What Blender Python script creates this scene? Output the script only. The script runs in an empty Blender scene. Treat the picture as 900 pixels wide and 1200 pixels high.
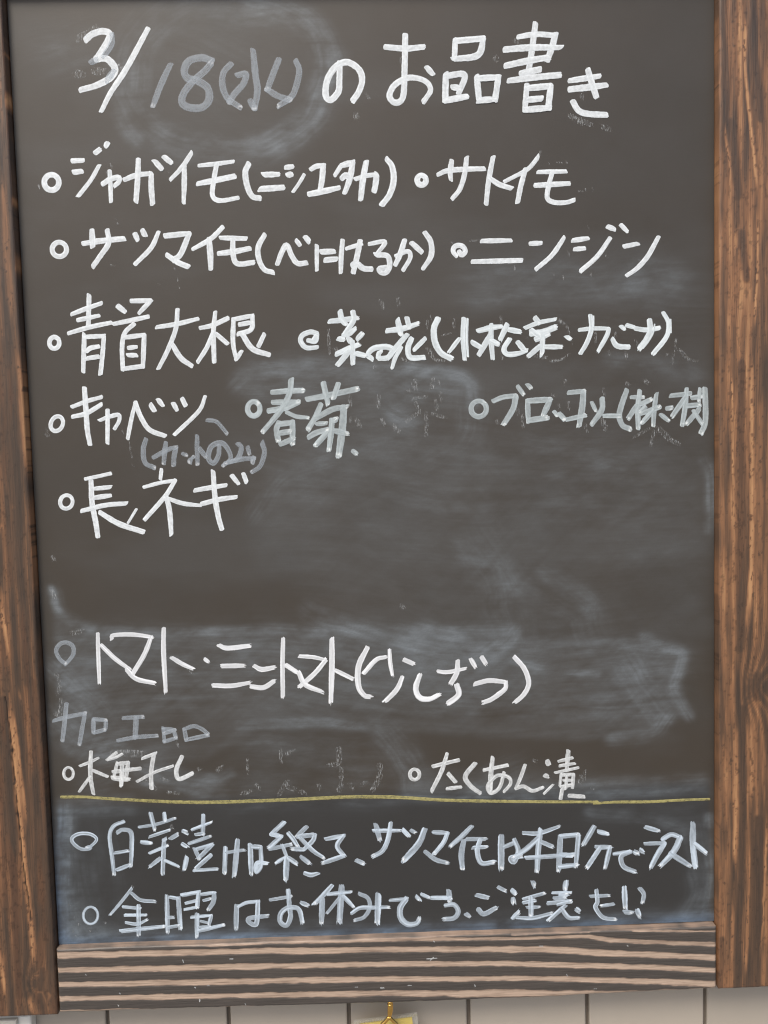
import bpy, math, random
import numpy as np
from mathutils import Matrix, Vector

# ------------------------------------------------------------------ camera, light, exposure
scene = bpy.context.scene
MM = 0.001
BOARD_Z = 0.8225          # height of the panel's lower edge above the ground
PANEL_Y = -0.022          # the tiled wall's face is the plane y = 0, the street is at negative y
PANEL_W, PANEL_H = 0.600, 0.829

cam_data = bpy.data.cameras.new("camera")
cam = bpy.data.objects.new("camera", cam_data)
scene.collection.objects.link(cam)
cam_data.sensor_fit = 'HORIZONTAL'
cam_data.sensor_width = 36.0
cam_data.lens = 36.0 * 901.0 / 900.0
cam_data.clip_start = 0.02
cam_data.clip_end = 500.0
right_ax = Vector((0.99939037, -0.02251696, -0.02668111))
down_ax = Vector((-0.02801915, -0.06136443, -0.99772207))
fwd_ax = Vector((0.02082839, 0.99786141, -0.06195793))
rot = Matrix((right_ax, -down_ax, -fwd_ax)).transposed().to_4x4()
cam.matrix_world = Matrix.Translation((0.29117 - 0.3, PANEL_Y - 0.67637, BOARD_Z + 0.42793)) @ rot
scene.camera = cam

SUN_EL, SUN_AZ = 52.0, 28.0     # azimuth: degrees to the camera's left, in front of the wall
el, az = math.radians(SUN_EL), math.radians(SUN_AZ)
to_sun = Vector((-math.sin(az) * math.cos(el), -math.cos(az) * math.cos(el), math.sin(el)))

world = bpy.data.worlds.new("World")
scene.world = world
world.use_nodes = True
nt = world.node_tree
bg = nt.nodes["Background"]
sky = nt.nodes.new("ShaderNodeTexSky")
sky.sky_type = 'NISHITA'
sky.sun_disc = False
sky.sun_elevation = el
sky.sun_rotation = math.atan2(to_sun.x, to_sun.y)
sky.air_density = 1.0
sky.dust_density = 4.0
sky.ozone_density = 1.0
nt.links.new(sky.outputs[0], bg.inputs[0])
bg.inputs[1].default_value = 0.10

sun_data = bpy.data.lights.new("sun", 'SUN')
sun = bpy.data.objects.new("sun", sun_data)
scene.collection.objects.link(sun)
sun_data.energy = 1.5
sun_data.angle = math.radians(22)
sun_data.color = (1.0, 0.925, 0.81)
sun.rotation_euler = (-to_sun).to_track_quat('-Z', 'Y').to_euler()
sun.location = (-1, -3, 4)

scene.view_settings.view_transform = 'Standard'
scene.view_settings.look = 'None'
scene.view_settings.gamma = 1.0
scene.view_settings.exposure = 0.62
scene.cycles.max_bounces = 8
scene.cycles.transparent_max_bounces = 24
scene.cycles.use_denoising = True
scene.cycles.filter_width = 1.15

# ------------------------------------------------------------------ helpers
rng = np.random.default_rng(18)
random.seed(18)

def link(name, mesh, parent=None, mat=None):
    o = bpy.data.objects.new(name, mesh)
    scene.collection.objects.link(o)
    if parent is not None:
        o.parent = parent
    if mat is not None and not mesh.materials:
        mesh.materials.append(mat)
    return o

def empty(name, loc, parent=None):
    o = bpy.data.objects.new(name, None)
    scene.collection.objects.link(o)
    o.empty_display_size = 0.05
    o.location = loc
    if parent is not None:
        o.parent = parent
    return o

def tag(o, label=None, cat=None, group=None, kind=None):
    if label: o["label"] = label
    if cat: o["category"] = cat
    if group: o["group"] = group
    if kind: o["kind"] = kind
    return o

def mesh_from(name, verts, faces, smooth=False):
    me = bpy.data.meshes.new(name)
    me.from_pydata([tuple(v) for v in verts], [], faces)
    me.update()
    if smooth:
        me.polygons.foreach_set("use_smooth", [True] * len(me.polygons))
    return me

def grid_mesh(name, P, extra_faces=None, extra_verts=None, smooth=True):
    """P: (rows, cols, 3) array -> quad mesh, optional extra geometry appended."""
    r, c = P.shape[:2]
    V = P.reshape(-1, 3)
    idx = np.arange(r * c).reshape(r, c)
    Q = np.stack([idx[:-1, :-1], idx[:-1, 1:], idx[1:, 1:], idx[1:, :-1]], -1).reshape(-1, 4)
    if extra_verts is not None:
        V = np.vstack([V, extra_verts]); Q = np.vstack([Q, extra_faces])
    me = bpy.data.meshes.new(name)
    me.vertices.add(len(V)); me.vertices.foreach_set("co", V.astype(np.float32).ravel())
    me.loops.add(len(Q) * 4); me.loops.foreach_set("vertex_index", Q.astype(np.int32).ravel())
    me.polygons.add(len(Q))
    me.polygons.foreach_set("loop_start", np.arange(0, len(Q) * 4, 4, dtype=np.int32))
    me.polygons.foreach_set("use_smooth", np.full(len(Q), smooth))
    me.update(calc_edges=True)
    me.validate()
    return me

def set_color(me, name, rgba):
    a = me.color_attributes.new(name, 'FLOAT_COLOR', 'POINT')
    a.data.foreach_set("color", rgba.astype(np.float32).ravel())

_lat = rng.random((257, 257))
def vnoise(x, y):
    xi = np.floor(x).astype(int); yi = np.floor(y).astype(int)
    fx = x - xi; fy = y - yi
    fx = fx * fx * (3 - 2 * fx); fy = fy * fy * (3 - 2 * fy)
    a = _lat[xi % 257, yi % 257]; b = _lat[(xi + 1) % 257, yi % 257]
    c = _lat[xi % 257, (yi + 1) % 257]; d = _lat[(xi + 1) % 257, (yi + 1) % 257]
    return (a * (1 - fx) + b * fx) * (1 - fy) + (c * (1 - fx) + d * fx) * fy
def fbm(x, y, octaves=4):
    s = 0; a = 0.5; t = 0
    for k in range(octaves):
        s = s + a * vnoise(x * 2 ** k + 17.3 * k, y * 2 ** k + 5.1 * k); t += a; a *= 0.55
    return s / t
def sstep(a, b, x):
    t = np.clip((x - a) / (b - a), 0, 1)
    return t * t * (3 - 2 * t)
def polyframe(X, Y, pts):
    """signed distance from a polyline and the length along it"""
    best = np.full(X.shape, 1e9); sd = np.zeros(X.shape); al = np.zeros(X.shape); s0 = 0.0
    for (ax, ay), (bx, by) in zip(pts[:-1], pts[1:]):
        dx, dy = bx - ax, by - ay
        L = math.hypot(dx, dy) + 1e-9
        t = np.clip(((X - ax) * dx + (Y - ay) * dy) / (L * L), 0, 1)
        d = np.hypot(X - ax - t * dx, Y - ay - t * dy)
        side = ((X - ax) * dy - (Y - ay) * dx) / L
        m = d < best
        best = np.where(m, d, best); sd = np.where(m, side, sd); al = np.where(m, s0 + t * L, al)
        s0 += L
    return best, sd, al
def polydist(X, Y, pts):
    best = np.full(X.shape, 1e9)
    for (ax, ay), (bx, by) in zip(pts[:-1], pts[1:]):
        dx, dy = bx - ax, by - ay
        L = dx * dx + dy * dy + 1e-9
        t = np.clip(((X - ax) * dx + (Y - ay) * dy) / L, 0, 1)
        best = np.minimum(best, np.hypot(X - ax - t * dx, Y - ay - t * dy))
    return best
def catmull(pts, closed=False):
    """dense polyline through pts"""
    if len(pts) < 3:
        return np.array(pts, float)
    P = np.array(pts, float)
    P = np.vstack([2 * P[0] - P[1], P, 2 * P[-1] - P[-2]])
    out = []
    for i in range(1, len(P) - 2):
        p0, p1, p2, p3 = P[i - 1:i + 3]
        for t in np.linspace(0, 1, 8, endpoint=False):
            out.append(0.5 * ((2 * p1) + (-p0 + p2) * t + (2 * p0 - 5 * p1 + 4 * p2 - p3) * t * t + (-p0 + 3 * p1 - 3 * p2 + p3) * t ** 3))
    out.append(P[-2])
    return np.array(out)
def parse(s):
    return [tuple(float(v) for v in p.split(',')) for p in s.split()]

# ------------------------------------------------------------------ materials
def new_mat(name):
    m = bpy.data.materials.new(name)
    m.use_nodes = True
    n = m.node_tree.nodes; l = m.node_tree.links
    return m, n, l, n["Principled BSDF"]
def N(n, t, **kw):
    x = n.new(t)
    for k, v in kw.items():
        setattr(x, k, v)
    return x
def ramp(n, stops):
    r = n.new("ShaderNodeValToRGB")
    e = r.color_ramp.elements
    while len(e) < len(stops): e.new(0.5)
    for q, (p, c) in zip(e, stops):
        q.position = p
        q.color = (*c, 1) if len(c) == 3 else c
    return r
def noise(n, l, coord, scale, detail=4, mapping=None, rough=0.55):
    t = n.new("ShaderNodeTexNoise")
    t.inputs["Scale"].default_value = scale
    t.inputs["Detail"].default_value = detail
    t.inputs["Roughness"].default_value = rough
    if mapping:
        m = n.new("ShaderNodeMapping"); m.inputs["Scale"].default_value = mapping
        l.new(coord, m.inputs[0]); l.new(m.outputs[0], t.inputs["Vector"])
    else:
        l.new(coord, t.inputs["Vector"])
    return t.outputs[0]
def math_node(n, l, op, a, b=None, clamp=False):
    m = n.new("ShaderNodeMath"); m.operation = op; m.use_clamp = clamp
    for i, v in enumerate((a, b)):
        if v is None: continue
        if isinstance(v, (int, float)): m.inputs[i].default_value = v
        else: l.new(v, m.inputs[i])
    return m.outputs[0]
def mixrgb(n, l, fac, a, b, blend='MIX'):
    m = n.new("ShaderNodeMix"); m.data_type = 'RGBA'; m.blend_type = blend
    for sock, v in ((m.inputs[0], fac), (m.inputs[6], a), (m.inputs[7], b)):
        if isinstance(v, (int, float)): sock.default_value = v
        elif isinstance(v, tuple): sock.default_value = (*v, 1)
        else: l.new(v, sock)
    return m.outputs[2]
def bump(n, l, height, strength, dist, bsdf):
    b = n.new("ShaderNodeBump")
    b.inputs["Strength"].default_value = strength; b.inputs["Distance"].default_value = dist
    l.new(height, b.inputs["Height"]); l.new(b.outputs[0], bsdf.inputs["Normal"])

def make_board_mat():
    m, n, l, p = new_mat("matt_blackboard_paint")
    tc = n.new("ShaderNodeTexCoord").outputs["Object"]
    at = N(n, "ShaderNodeAttribute", attribute_name="chalk")
    sep = n.new("ShaderNodeSeparateColor"); l.new(at.outputs["Color"], sep.inputs[0])
    fine = noise(n, l, tc, 1.0, 5, (60, 1, 900))           # faint horizontal wiping lines
    cloud = noise(n, l, tc, 9, 5)
    speck = noise(n, l, tc, 700, 2)
    base = mixrgb(n, l, cloud, BOARD_WARM, BOARD_COOL)
    base = mixrgb(n, l, sep.outputs[2], base, (0.026, 0.028, 0.030))
    k = math_node(n, l, 'MULTIPLY', sep.outputs[0], math_node(n, l, 'ADD', math_node(n, l, 'MULTIPLY', fine, 0.35), 0.82))
    k = math_node(n, l, 'MULTIPLY', k, math_node(n, l, 'ADD', math_node(n, l, 'MULTIPLY', speck, 0.3), 0.85))
    k = math_node(n, l, 'ADD', k, math_node(n, l, 'MULTIPLY', fine, 0.012), True)
    chalk = mixrgb(n, l, sep.outputs[1], (0.31, 0.37, 0.42), (0.20, 0.30, 0.44))
    l.new(mixrgb(n, l, k, base, chalk), p.inputs["Base Color"])
    rg = math_node(n, l, 'ADD', math_node(n, l, 'MULTIPLY', cloud, 0.12), 0.44)
    l.new(rg, p.inputs["Roughness"])
    p.inputs["Specular IOR Level"].default_value = BOARD_SPEC
    bump(n, l, speck, 0.12, 0.0003, p)
    return m
BOARD_WARM = (0.0520, 0.0412, 0.0300)
BOARD_COOL = (0.0400, 0.0358, 0.0300)
BOARD_SPEC = 0.5

def make_wood(name, stops, axis):
    """stops: char -> brown -> pale, driven by the grain laid into the mesh"""
    m, n, l, p = new_mat(name)
    tc = n.new("ShaderNodeTexCoord").outputs["Object"]
    at = N(n, "ShaderNodeAttribute", attribute_name="grain")
    sep = n.new("ShaderNodeSeparateColor"); l.new(at.outputs["Color"], sep.inputs[0])
    mp = (1, 1, 0.04) if axis == 'z' else (0.04, 1, 1)
    fibre = noise(n, l, tc, 900, 4, mp)
    blot = noise(n, l, tc, 55, 5, (1, 1, 0.4) if axis == 'z' else (0.4, 1, 1))
    t = math_node(n, l, 'ADD', sep.outputs[0], math_node(n, l, 'MULTIPLY', math_node(n, l, 'SUBTRACT', fibre, 0.5), 0.42))
    t = math_node(n, l, 'ADD', t, math_node(n, l, 'MULTIPLY', math_node(n, l, 'SUBTRACT', blot, 0.5), 0.18), True)
    r = ramp(n, stops); l.new(t, r.inputs[0])
    c = mixrgb(n, l, sep.outputs[1], r.outputs[0], (0.16, 0.062, 0.026))
    c = mixrgb(n, l, sep.outputs[2], c, (0.012, 0.009, 0.008))
    l.new(c, p.inputs["Base Color"])
    p.inputs["Specular IOR Level"].default_value = 0.5
    l.new(math_node(n, l, 'ADD', math_node(n, l, 'MULTIPLY', blot, 0.25), 0.30), p.inputs["Roughness"])
    bump(n, l, fibre, 0.7, 0.0006, p)
    return m
stile_wood = make_wood("burnt_cedar_stile", [(0.0, (0.058, 0.040, 0.029)), (0.3, (0.120, 0.068, 0.040)), (0.6, (0.255, 0.128, 0.064)), (1.0, (0.48, 0.265, 0.128))], 'z')
rail_wood = make_wood("burnt_cedar_rail", [(0.0, (0.060, 0.053, 0.048)), (0.35, (0.088, 0.076, 0.067)), (0.60, (0.26, 0.19, 0.145)), (0.92, (0.46, 0.35, 0.27))], 'x')

def make_paint(name, col, endcol, rough=0.55, grain=0.25, lo=None):
    m, n, l, p = new_mat(name)
    uv = N(n, "ShaderNodeUVMap", uv_map="stroke").outputs[0]
    at = N(n, "ShaderNodeAttribute", attribute_name="mark")
    sep = n.new("ShaderNodeSeparateColor"); l.new(at.outputs["Color"], sep.inputs[0])
    fine = noise(n, l, uv, 1.0, 3, (0.42, 0.25, 1))
    drag = noise(n, l, uv, 1.0, 2, (1.3, 0.08, 1))
    a = math_node(n, l, 'ADD', sep.outputs[0], math_node(n, l, 'MULTIPLY', math_node(n, l, 'SUBTRACT', fine, 0.5), grain))
    a = math_node(n, l, 'ADD', a, math_node(n, l, 'MULTIPLY', math_node(n, l, 'SUBTRACT', drag, 0.5), sep.outputs[1]), True)
    if lo is not None:
        # only scattered crumbs of dried paint are left
        crumb = noise(n, l, n.new('ShaderNodeTexCoord').outputs['Object'], 1.0, 3, (1100, 1, 260), 0.6)
        rp = ramp(n, [(lo - 0.02, (0, 0, 0)), (lo + 0.16, (1, 1, 1))]); l.new(crumb, rp.inputs[0])
        a = math_node(n, l, 'MULTIPLY', a, rp.outputs[0])
    c = mixrgb(n, l, sep.outputs[2], col, endcol)
    l.new(c, p.inputs["Base Color"])
    p.inputs["Roughness"].default_value = rough
    l.new(a, p.inputs["Alpha"])
    return m
paint = {
 'W': make_paint("white_marker_paint", (0.80, 0.86, 0.90), (0.86, 0.88, 0.88), grain=0.62),
 'D': make_paint("thick_white_marker_paint", (0.72, 0.80, 0.84), (0.88, 0.90, 0.90), grain=0.35),
 'S': make_paint("bright_white_marker_paint", (0.85, 0.89, 0.93), (0.9, 0.9, 0.9), grain=0.15),
 'C': make_paint("dry_white_marker_paint", (0.74, 0.78, 0.80), (0.8, 0.8, 0.8), grain=0.9),
 'M': make_paint("half_dry_marker_paint", (0.53, 0.61, 0.64), (0.85, 0.88, 0.88), grain=0.4),
 'G': make_paint("thin_grey_marker_paint", (0.50, 0.57, 0.64), (0.85, 0.87, 0.88), grain=0.22),
 'S2': make_paint("streaky_pale_blue_marker_paint", (0.60, 0.71, 0.82), (0.86, 0.89, 0.9), grain=0.3),
 'Y': make_paint("yellow_marker_paint", (0.55, 0.50, 0.20), (0.6, 0.58, 0.3), grain=0.9),
 'F': make_paint("dried_paint_crumbs", (0.62, 0.66, 0.68), (0.8, 0.8, 0.8), grain=0.3, lo=0.50),
}
paint['G2'] = paint['G']
# opacity, streak depth, end blob, frayed ends
STYLE = {'W': (0.90, 0.16, 0.0, 0.06), 'D': (0.97, 0.25, 0.3, 0.15), 'S': (0.97, 0.35, 0.2, 0.35), 'C': (0.85, 0.3, 0.0, 0.1),
         'M': (0.80, 0.35, 0.8, 0.12), 'G': (0.42, 0.2, 0.7, 0.05), 'G2': (0.50, 0.35, 0.6, 0.05), 'S2': (0.92, 0.62, 0.9, 0.3),
         'Y': (0.62, 0.3, 0.0, 0.05), 'F': (0.50, 0.5, 0.0, 0.4)}

# ------------------------------------------------------------------ traced in millimetres on the panel (x from its left edge, z from its lower edge)
LEFT_GRAIN = [
 (2.19, 1, parse('-0.4,748 -0.8,728.4')),
 (1.46, 0.9, parse('0.5,663.4 -0.3,649.4')),
 (1.95, 0.9, parse('0,616.5 -0.7,590.5')),
 (1.95, 0.7, parse('-0.1,781.2 -1.7,774.4')),
 (5.35, 0.55, parse('-7.6,691.5 -8.5,611.9 -7,576.4 -3,540.6')),
 (1.95, 0.5, parse('-3.9,797.2 -5.3,751.5 -5.6,705.4')),
 (1.46, 0.5, parse('0.7,691.4 1.4,611.7 3,540.4')),
 (4.87, 0.45, parse('-13.4,774.6 -17.7,659.1 -19.7,540.9')),
 (3.41, 0.6, parse('-22.4,820.2 -34.1,541.3')),
 (6.33, 0.8, parse('-3.3,542.9 -2.1,504.5 -1.2,468.3 -0,419.5')),
 (4.87, 0.75, parse('-0,419.5 0.2,370.4 1.1,305.7')),
 (2.92, 0.7, parse('1.1,305.7 2.1,242.9')),
 (1.22, 0.9, parse('5.4,540.4 7,468.1 7,370.2 5.3,270.5')),
 (5.35, 0.7, parse('-25.6,388.3 -24.5,380.9 -26.4,373.6')),
 (3.41, 0.9, parse('-30,341.5 -28.1,301.6 -25.6,276.5 -23.1,246.2')),
 (1.95, 0.4, parse('-7.8,540.7 -8.1,492.6')),
 (1.95, 0.4, parse('-26.9,541.1 -41.5,246.8')),
 (3.89, 0.6, parse('-36.5,541.3 -48.9,247.1')),
 (4.87, 0.9, parse('-30.5,246.5 -25.4,182.8 -22.5,92.5 -19.2,24.4 -18.5,-17.8')),
 (3.41, 0.85, parse('-26.8,246.3 -22.4,182.7 -17.9,102.7')),
 (1.7, 0.8, parse('2.9,247.9 2.5,194.6 2.8,163.9')),
 (1.95, 0.9, parse('2.7,91.6 3.5,44.5 2.8,13')),
 (2.92, 0.9, parse('-48.3,25.6 -46.9,-11.3 -45.5,-59.2')),
 (2.92, 0.8, parse('-21.4,-33.6 -24.5,-44.1 -22.9,-52.2 -18.8,-60.4')),
 (1.7, 0.6, parse('-9.6,-31.5 -6.3,-39.6 -9.5,-52.8')),
 (1.46, 0.5, parse('2.1,163.9 0.7,91.6')),
 (1.7, 0.5, parse('-19.4,246.1 -16.6,230.8 -15.9,220.7')),
 (2.92, 0.5, parse('-44,246.9 -56.2,-50.8')),
 (3.89, 0.6, parse('-56.2,247.3 -66.2,-50.3')),
]
LEFT_DARK = [
 (0.97, 1, parse('-30.4,233.8 -26.6,162.4 -23.3,87.4 -19.3,32.3')),
 (6.33, 1, parse('-11.4,-16.8 -14.2,-32.6 -11.8,-15.5')),
 (7.3, 0.9, parse('-15.1,-39.2 -14.4,-49.9')),
 (10.71, 0.6, parse('-12.6,540.8 -13,468.6 -13,405.2')),
 (8.76, 0.7, parse('-12.3,395.3 -10.3,321.1 -9.6,245.8')),
 (8.27, 0.8, parse('-32.6,231.4 -32.5,144.6 -31.5,51.2 -32.7,-38.5')),
 (8.27, 0.6, parse('-5.9,245.6 -5.2,143.6 -5.8,39.7 -4.9,-13.1')),
]
RIGHT_GRAIN = [
 (8.27, 0.55, parse('611.1,820.8 612.4,765.1 617.4,718.1')),
 (2.43, 1, parse('620.9,820.7 622.2,753.2 627.3,706.1 632.9,649')),
 (1.95, 0.6, parse('600.7,821 600.3,730.1 599.8,694.8')),
 (1.95, 0.8, parse('601.5,723.1 607.7,680.4 615.1,637.4')),
 (7.3, 0.5, parse('602.7,690 606.5,647.1 607.7,604')),
 (5.84, 0.8, parse('616.3,632.6 613.9,594.2')),
 (2.19, 0.9, parse('633.3,649 633.1,574.5 629,525.9')),
 (5.35, 0.75, parse('609,570.2 607.8,526.4')),
 (4.38, 0.5, parse('635.5,799.6 634,729.6')),
 (4.87, 0.45, parse('638.2,722.4 639.8,646.5')),
 (6.33, 0.4, parse('620,661.2 618.8,637.3')),
 (4.87, 0.6, parse('646.4,820.3 647.7,646.4')),
 (3.89, 0.7, parse('654,764.4 653.9,549.8')),
 (6.81, 0.5, parse('601.6,526.6 602.4,428 602.9,352.9')),
 (1.95, 0.9, parse('609.1,526.4 611.7,440.2 612.5,377.8 611.9,261.2')),
 (3.65, 1, parse('627.8,526 629.3,427.3 628.4,326.9 624,260.8')),
 (7.3, 0.6, parse('636.6,501.3 636.3,377.1 634,301.3')),
 (6.33, 0.4, parse('604.2,352.9 603,238.3')),
 (6.33, 0.5, parse('620.8,306.8 619.6,260.9')),
 (3.41, 0.6, parse('650.3,525.4 651.7,249.6')),
 (4.87, 0.55, parse('660.4,500.7 659.2,275')),
 (5.35, 0.9, parse('613.8,201.8 614.8,94.5 613.5,41.5')),
 (10.71, 0.55, parse('605.6,194.3 605.7,94.9')),
 (8.27, 0.45, parse('605.7,94.9 605.3,-71.3')),
 (2.43, 0.8, parse('613.5,41.5 611.6,-63.4')),
 (3.65, 0.95, parse('628.7,203.9 629.4,146.6 629,94')),
 (2.19, 0.8, parse('629,94 626.7,14.2 624.2,-63.9')),
 (6.33, 0.45, parse('637.8,193.2 637.3,109.5')),
 (1.46, 0.8, parse('644,119.8 642.3,40.4 637.3,-40.1')),
 (1.95, 0.6, parse('651.9,197.9 653.1,-40.7')),
]
RIGHT_DARK = [
 (8.76, 0.7, parse('608.8,711.2 612.6,680.3 616.3,649.3')),
 (6.33, 0.8, parse('629.4,818.3 631.5,764.8 635.8,713.1')),
 (8.27, 0.7, parse('618.8,618.2 623.2,579.5')),
 (9.73, 0.6, parse('648.8,811.1 652.8,525.4')),
 (9.73, 0.75, parse('619.1,506.6 619.3,402.6 619,301.8 618.3,255.8')),
 (7.3, 0.5, parse('597.9,302.4 598.4,238.5')),
 (12.65, 0.75, parse('634.3,229.6 631.2,220.6 634.4,212.8')),
 (8.27, 0.85, parse('620.5,201.6 621.3,94.3 618.8,14.6 616.9,-71.8')),
 (10.22, 0.85, parse('636.3,99 635,13.9 632.2,-72.4')),
 (6.33, 0.6, parse('603.2,-11.7 601.9,-71.1')),
 (9.73, 0.6, parse('651.9,197.9 653.3,-73.3')),
]
RAIL_GRAIN = [
 (5.11, 0.9, parse('-2.5,7.7 141.6,2.5 287.1,0.9 410.7,-3 480.6,-4.2 500.9,-9.1 547,-13.4 605.8,-18.2')),
 (2.92, 0.8, parse('410.8,1.9 480.7,1.4 501,3 605.8,-4.9')),
 (6.57, 1, parse('-3.1,-3 126,-4.8 302.3,-9.7 441.6,-15.1 488.3,-20.6 605.8,-30.4')),
 (6.21, 1, parse('-3.8,-16.5 140.7,-19.7 301.9,-23.3 410.3,-27.4 488.2,-32.7 605.8,-42.5')),
 (6.21, 1, parse('-4.5,-30 140.1,-33.3 301.5,-37.4 441.2,-42.9 605.8,-54.7')),
 (5.84, 1, parse('-5.2,-43.1 139.6,-46.5 301.2,-50.6 441,-55.8 535,-59 605.8,-58.8')),
 (2.92, 0.9, parse('-5.9,-55.9 100.8,-58.1 200.6,-58.8 270,-60.2')),
]
SMUDGES = [
 (11.8, 0.24, parse('211.5,820.6 226.2,815.2 239.3,807.9 250.4,798.9 258.8,788.5 264.5,777.1 267.1,765 266.7,752.8 263,740.9 256.4,729.7 247,719.5 235.1,710.9 221.2,703.9')),
 (9.6, 0.3, parse('250.3,803.7 255.8,798.1 260.3,792.1 264.1,785.8 267,779.1 269,772.3 270,765.4 270.2,758.4 269.3,751.4 267.6,744.5 264.9,737.8 261.4,731.3 256.9,725.1')),
 (13.3, 0.18, parse('220.5,704 206.5,699.4 191.7,696.7 176.6,696 161.6,697.3 147.1,700.4 133.6,705.5 121.5,712.2 111.2,720.4 103,729.8 97.1,740 93.7,751 93,762.2')),
 (17.8, 0.13, parse('100.1,762 101.6,771.8 105,781.3 110.3,790.2 117.4,798.3 126,805.6 136,811.7 147.1,816.4 158.9,819.8 171.3,821.6 183.9,822 196.4,820.8 208.4,818')),
 (5.9, 0.25, parse('90,729.3 96.5,715.1 103.4,707.9')),
 (7.4, 0.2, parse('204.4,701.2 233.5,703.5 252.1,715.9')),
 (44.4, 0.05, parse('174.1,759.5 177.6,758')),
 (19.2, 0.08, parse('35.4,782.5 57.1,789.2')),
 (20.7, 0.1, parse('392.1,583.9 459.1,586.2 526.4,588.4')),
 (13.3, 0.14, parse('530.2,589.8 563.9,586.1')),
 (29.6, 0.05, parse('451.4,568 571.4,558.1')),
 (6.7, 0.22, parse('178.5,501 190,510.2 219.7,514.7 271.6,514.9 323.5,510.7 368.2,506.7 386.7,495.9')),
 (19.2, 0.17, parse('197.1,504.2 271.3,506.1 360.5,495.1')),
 (5.2, 0.22, parse('331,510.5 368.2,507.4 384.4,497.4 388.6,481')),
 (16.3, 0.12, parse('387.1,481.1 383.5,451.4 359.1,433.3')),
 (22.2, 0.11, parse('299.8,461 322.3,464.1')),
 (8.9, 0.2, parse('318.7,469.4 329.8,463.2')),
 (37, 0.07, parse('216.9,433.3 306.1,416 419,412.9 525.3,425.1')),
 (51.8, 0.04, parse('252.2,372.3 418.3,367.6 540.3,379.3')),
 (8.9, 0.14, parse('192.9,389.1 216.3,418.4 254.1,432.3')),
 (7.4, 0.13, parse('434.6,442.6 479.9,433.9 517.7,421.6')),
 (8.9, 0.12, parse('510.9,515.1 556.1,508.1 578.8,498.7')),
 (5.2, 0.25, parse('590.8,423.4 595.4,408.2 596.2,362.5')),
 (22.2, 0.08, parse('387.7,353.3 409.8,314.5 416.8,275.8')),
 (10.4, 0.12, parse('372.5,353.7 402.6,341.4 417.5,321.9')),
 (19.2, 0.1, parse('432.8,321.4 478.4,297 485.9,281.4')),
 (7.4, 0.12, parse('448.2,328.6 486.1,304.5 487.5,292.9')),
 (3, 0.24, parse('11.2,326.6 13,319 16.2,309.8 28.3,297.2 46.5,289.1')),
 (5.9, 0.12, parse('12.5,322.8 19,305.1 39.1,290.8')),
 (4.4, 0.28, parse('46.5,289.1 98.8,285.1 189,283.8 249.4,280.3')),
 (9.6, 0.26, parse('238.7,300.6 264.8,288.3 287.2,278.4')),
 (5.9, 0.22, parse('287.2,278.4 355.7,276.2 416.8,277.4')),
 (22.2, 0.13, parse('38.2,272.5 150.7,268.9 264,263.7 416.5,260.4 555.1,248.1')),
 (25.2, 0.12, parse('43.8,234 187.3,236.9 339.2,224.1 539.4,209.6')),
 (7.4, 0.26, parse('385.8,253.6 408.9,264.5 418.3,274.2')),
 (14.8, 0.17, parse('325.1,274.9 385.9,261.4')),
 (5.2, 0.24, parse('535.8,266.6 559,257.3 570.5,251.5 568.2,236 562.7,220.6 567.3,208.7 576.6,194.2')),
 (6.7, 0.18, parse('554.8,189.5 543.1,176.5 508.1,173')),
 (16.3, 0.14, parse('524,233.6 547.1,201.5')),
 (11.8, 0.28, parse('13.1,250.4 21.7,242.4 32.4,230.5 43,218.6')),
 (17.8, 0.2, parse('16,204.1 34,188 56.4,183.3')),
 (22.2, 0.13, parse('47.9,164.2 93.6,170.3')),
 (4.4, 0.2, parse('108.2,158.1 146,151.3 161.4,156.2')),
 (10.4, 0.2, parse('70.4,159.5 100.3,150.6 138.1,145.3')),
 (5.2, 0.2, parse('170.7,198.8 246.8,200 292.5,192.2')),
 (22.2, 0.1, parse('185,174.9 276.6,171.7')),
 (11.8, 0.28, parse('301.4,182.5 314.9,170.3 323.6,150.4')),
 (8.9, 0.22, parse('321.7,134.7 414.3,127.3 492.1,128.5 585.9,133')),
 (17.8, 0.1, parse('145.4,137.2 298.6,135.5')),
 (14.8, 0.12, parse('414.7,147.1 383.4,132.4')),
 (6.7, 0.34, parse('11.9,126.4 8.4,87.2 5.5,47.7 3.7,11.9')),
 (9.6, 0.26, parse('12.7,126.4 10.6,87.1 9.7,39.6 11.3,11.5')),
 (19.2, 0.28, parse('14,19.4 24.8,7')),
 (8.9, 0.2, parse('12.1,130.3 38.6,128.5 69,129.8')),
 (29.6, 0.06, parse('28.8,86.4 34.1,38.6')),
 (3.7, 0.42, parse('3.3,5.5 101.5,3.8 256.1,0.7 412.2,-1.6 597.6,-0.2')),
 (6.7, 0.28, parse('3.6,11.1 178.7,3.9 334,1.6 597.6,3.8')),
 (8.9, 0.08, parse('3.9,15.9 334.2,8.8 597.6,7.9')),
 (8.9, 0.26, parse('592.1,8.1 581.8,0.4 554.1,-0.9')),
 (5.2, 0.25, parse('593.7,96.8 595.3,48.5 593.7,8.1')),
 (11.8, 0.13, parse('581.9,81.2 587.3,32.7 579.4,8.6')),
 (5.2, 0.13, parse('484.1,108.9 538.8,100.5 578,85.4')),
 (14.8, 0.06, parse('492,112.6 593.7,104.8')),
 (3.7, 0.2, parse('416.3,248.8 447,242.3 493.1,234.6')),
]
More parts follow.
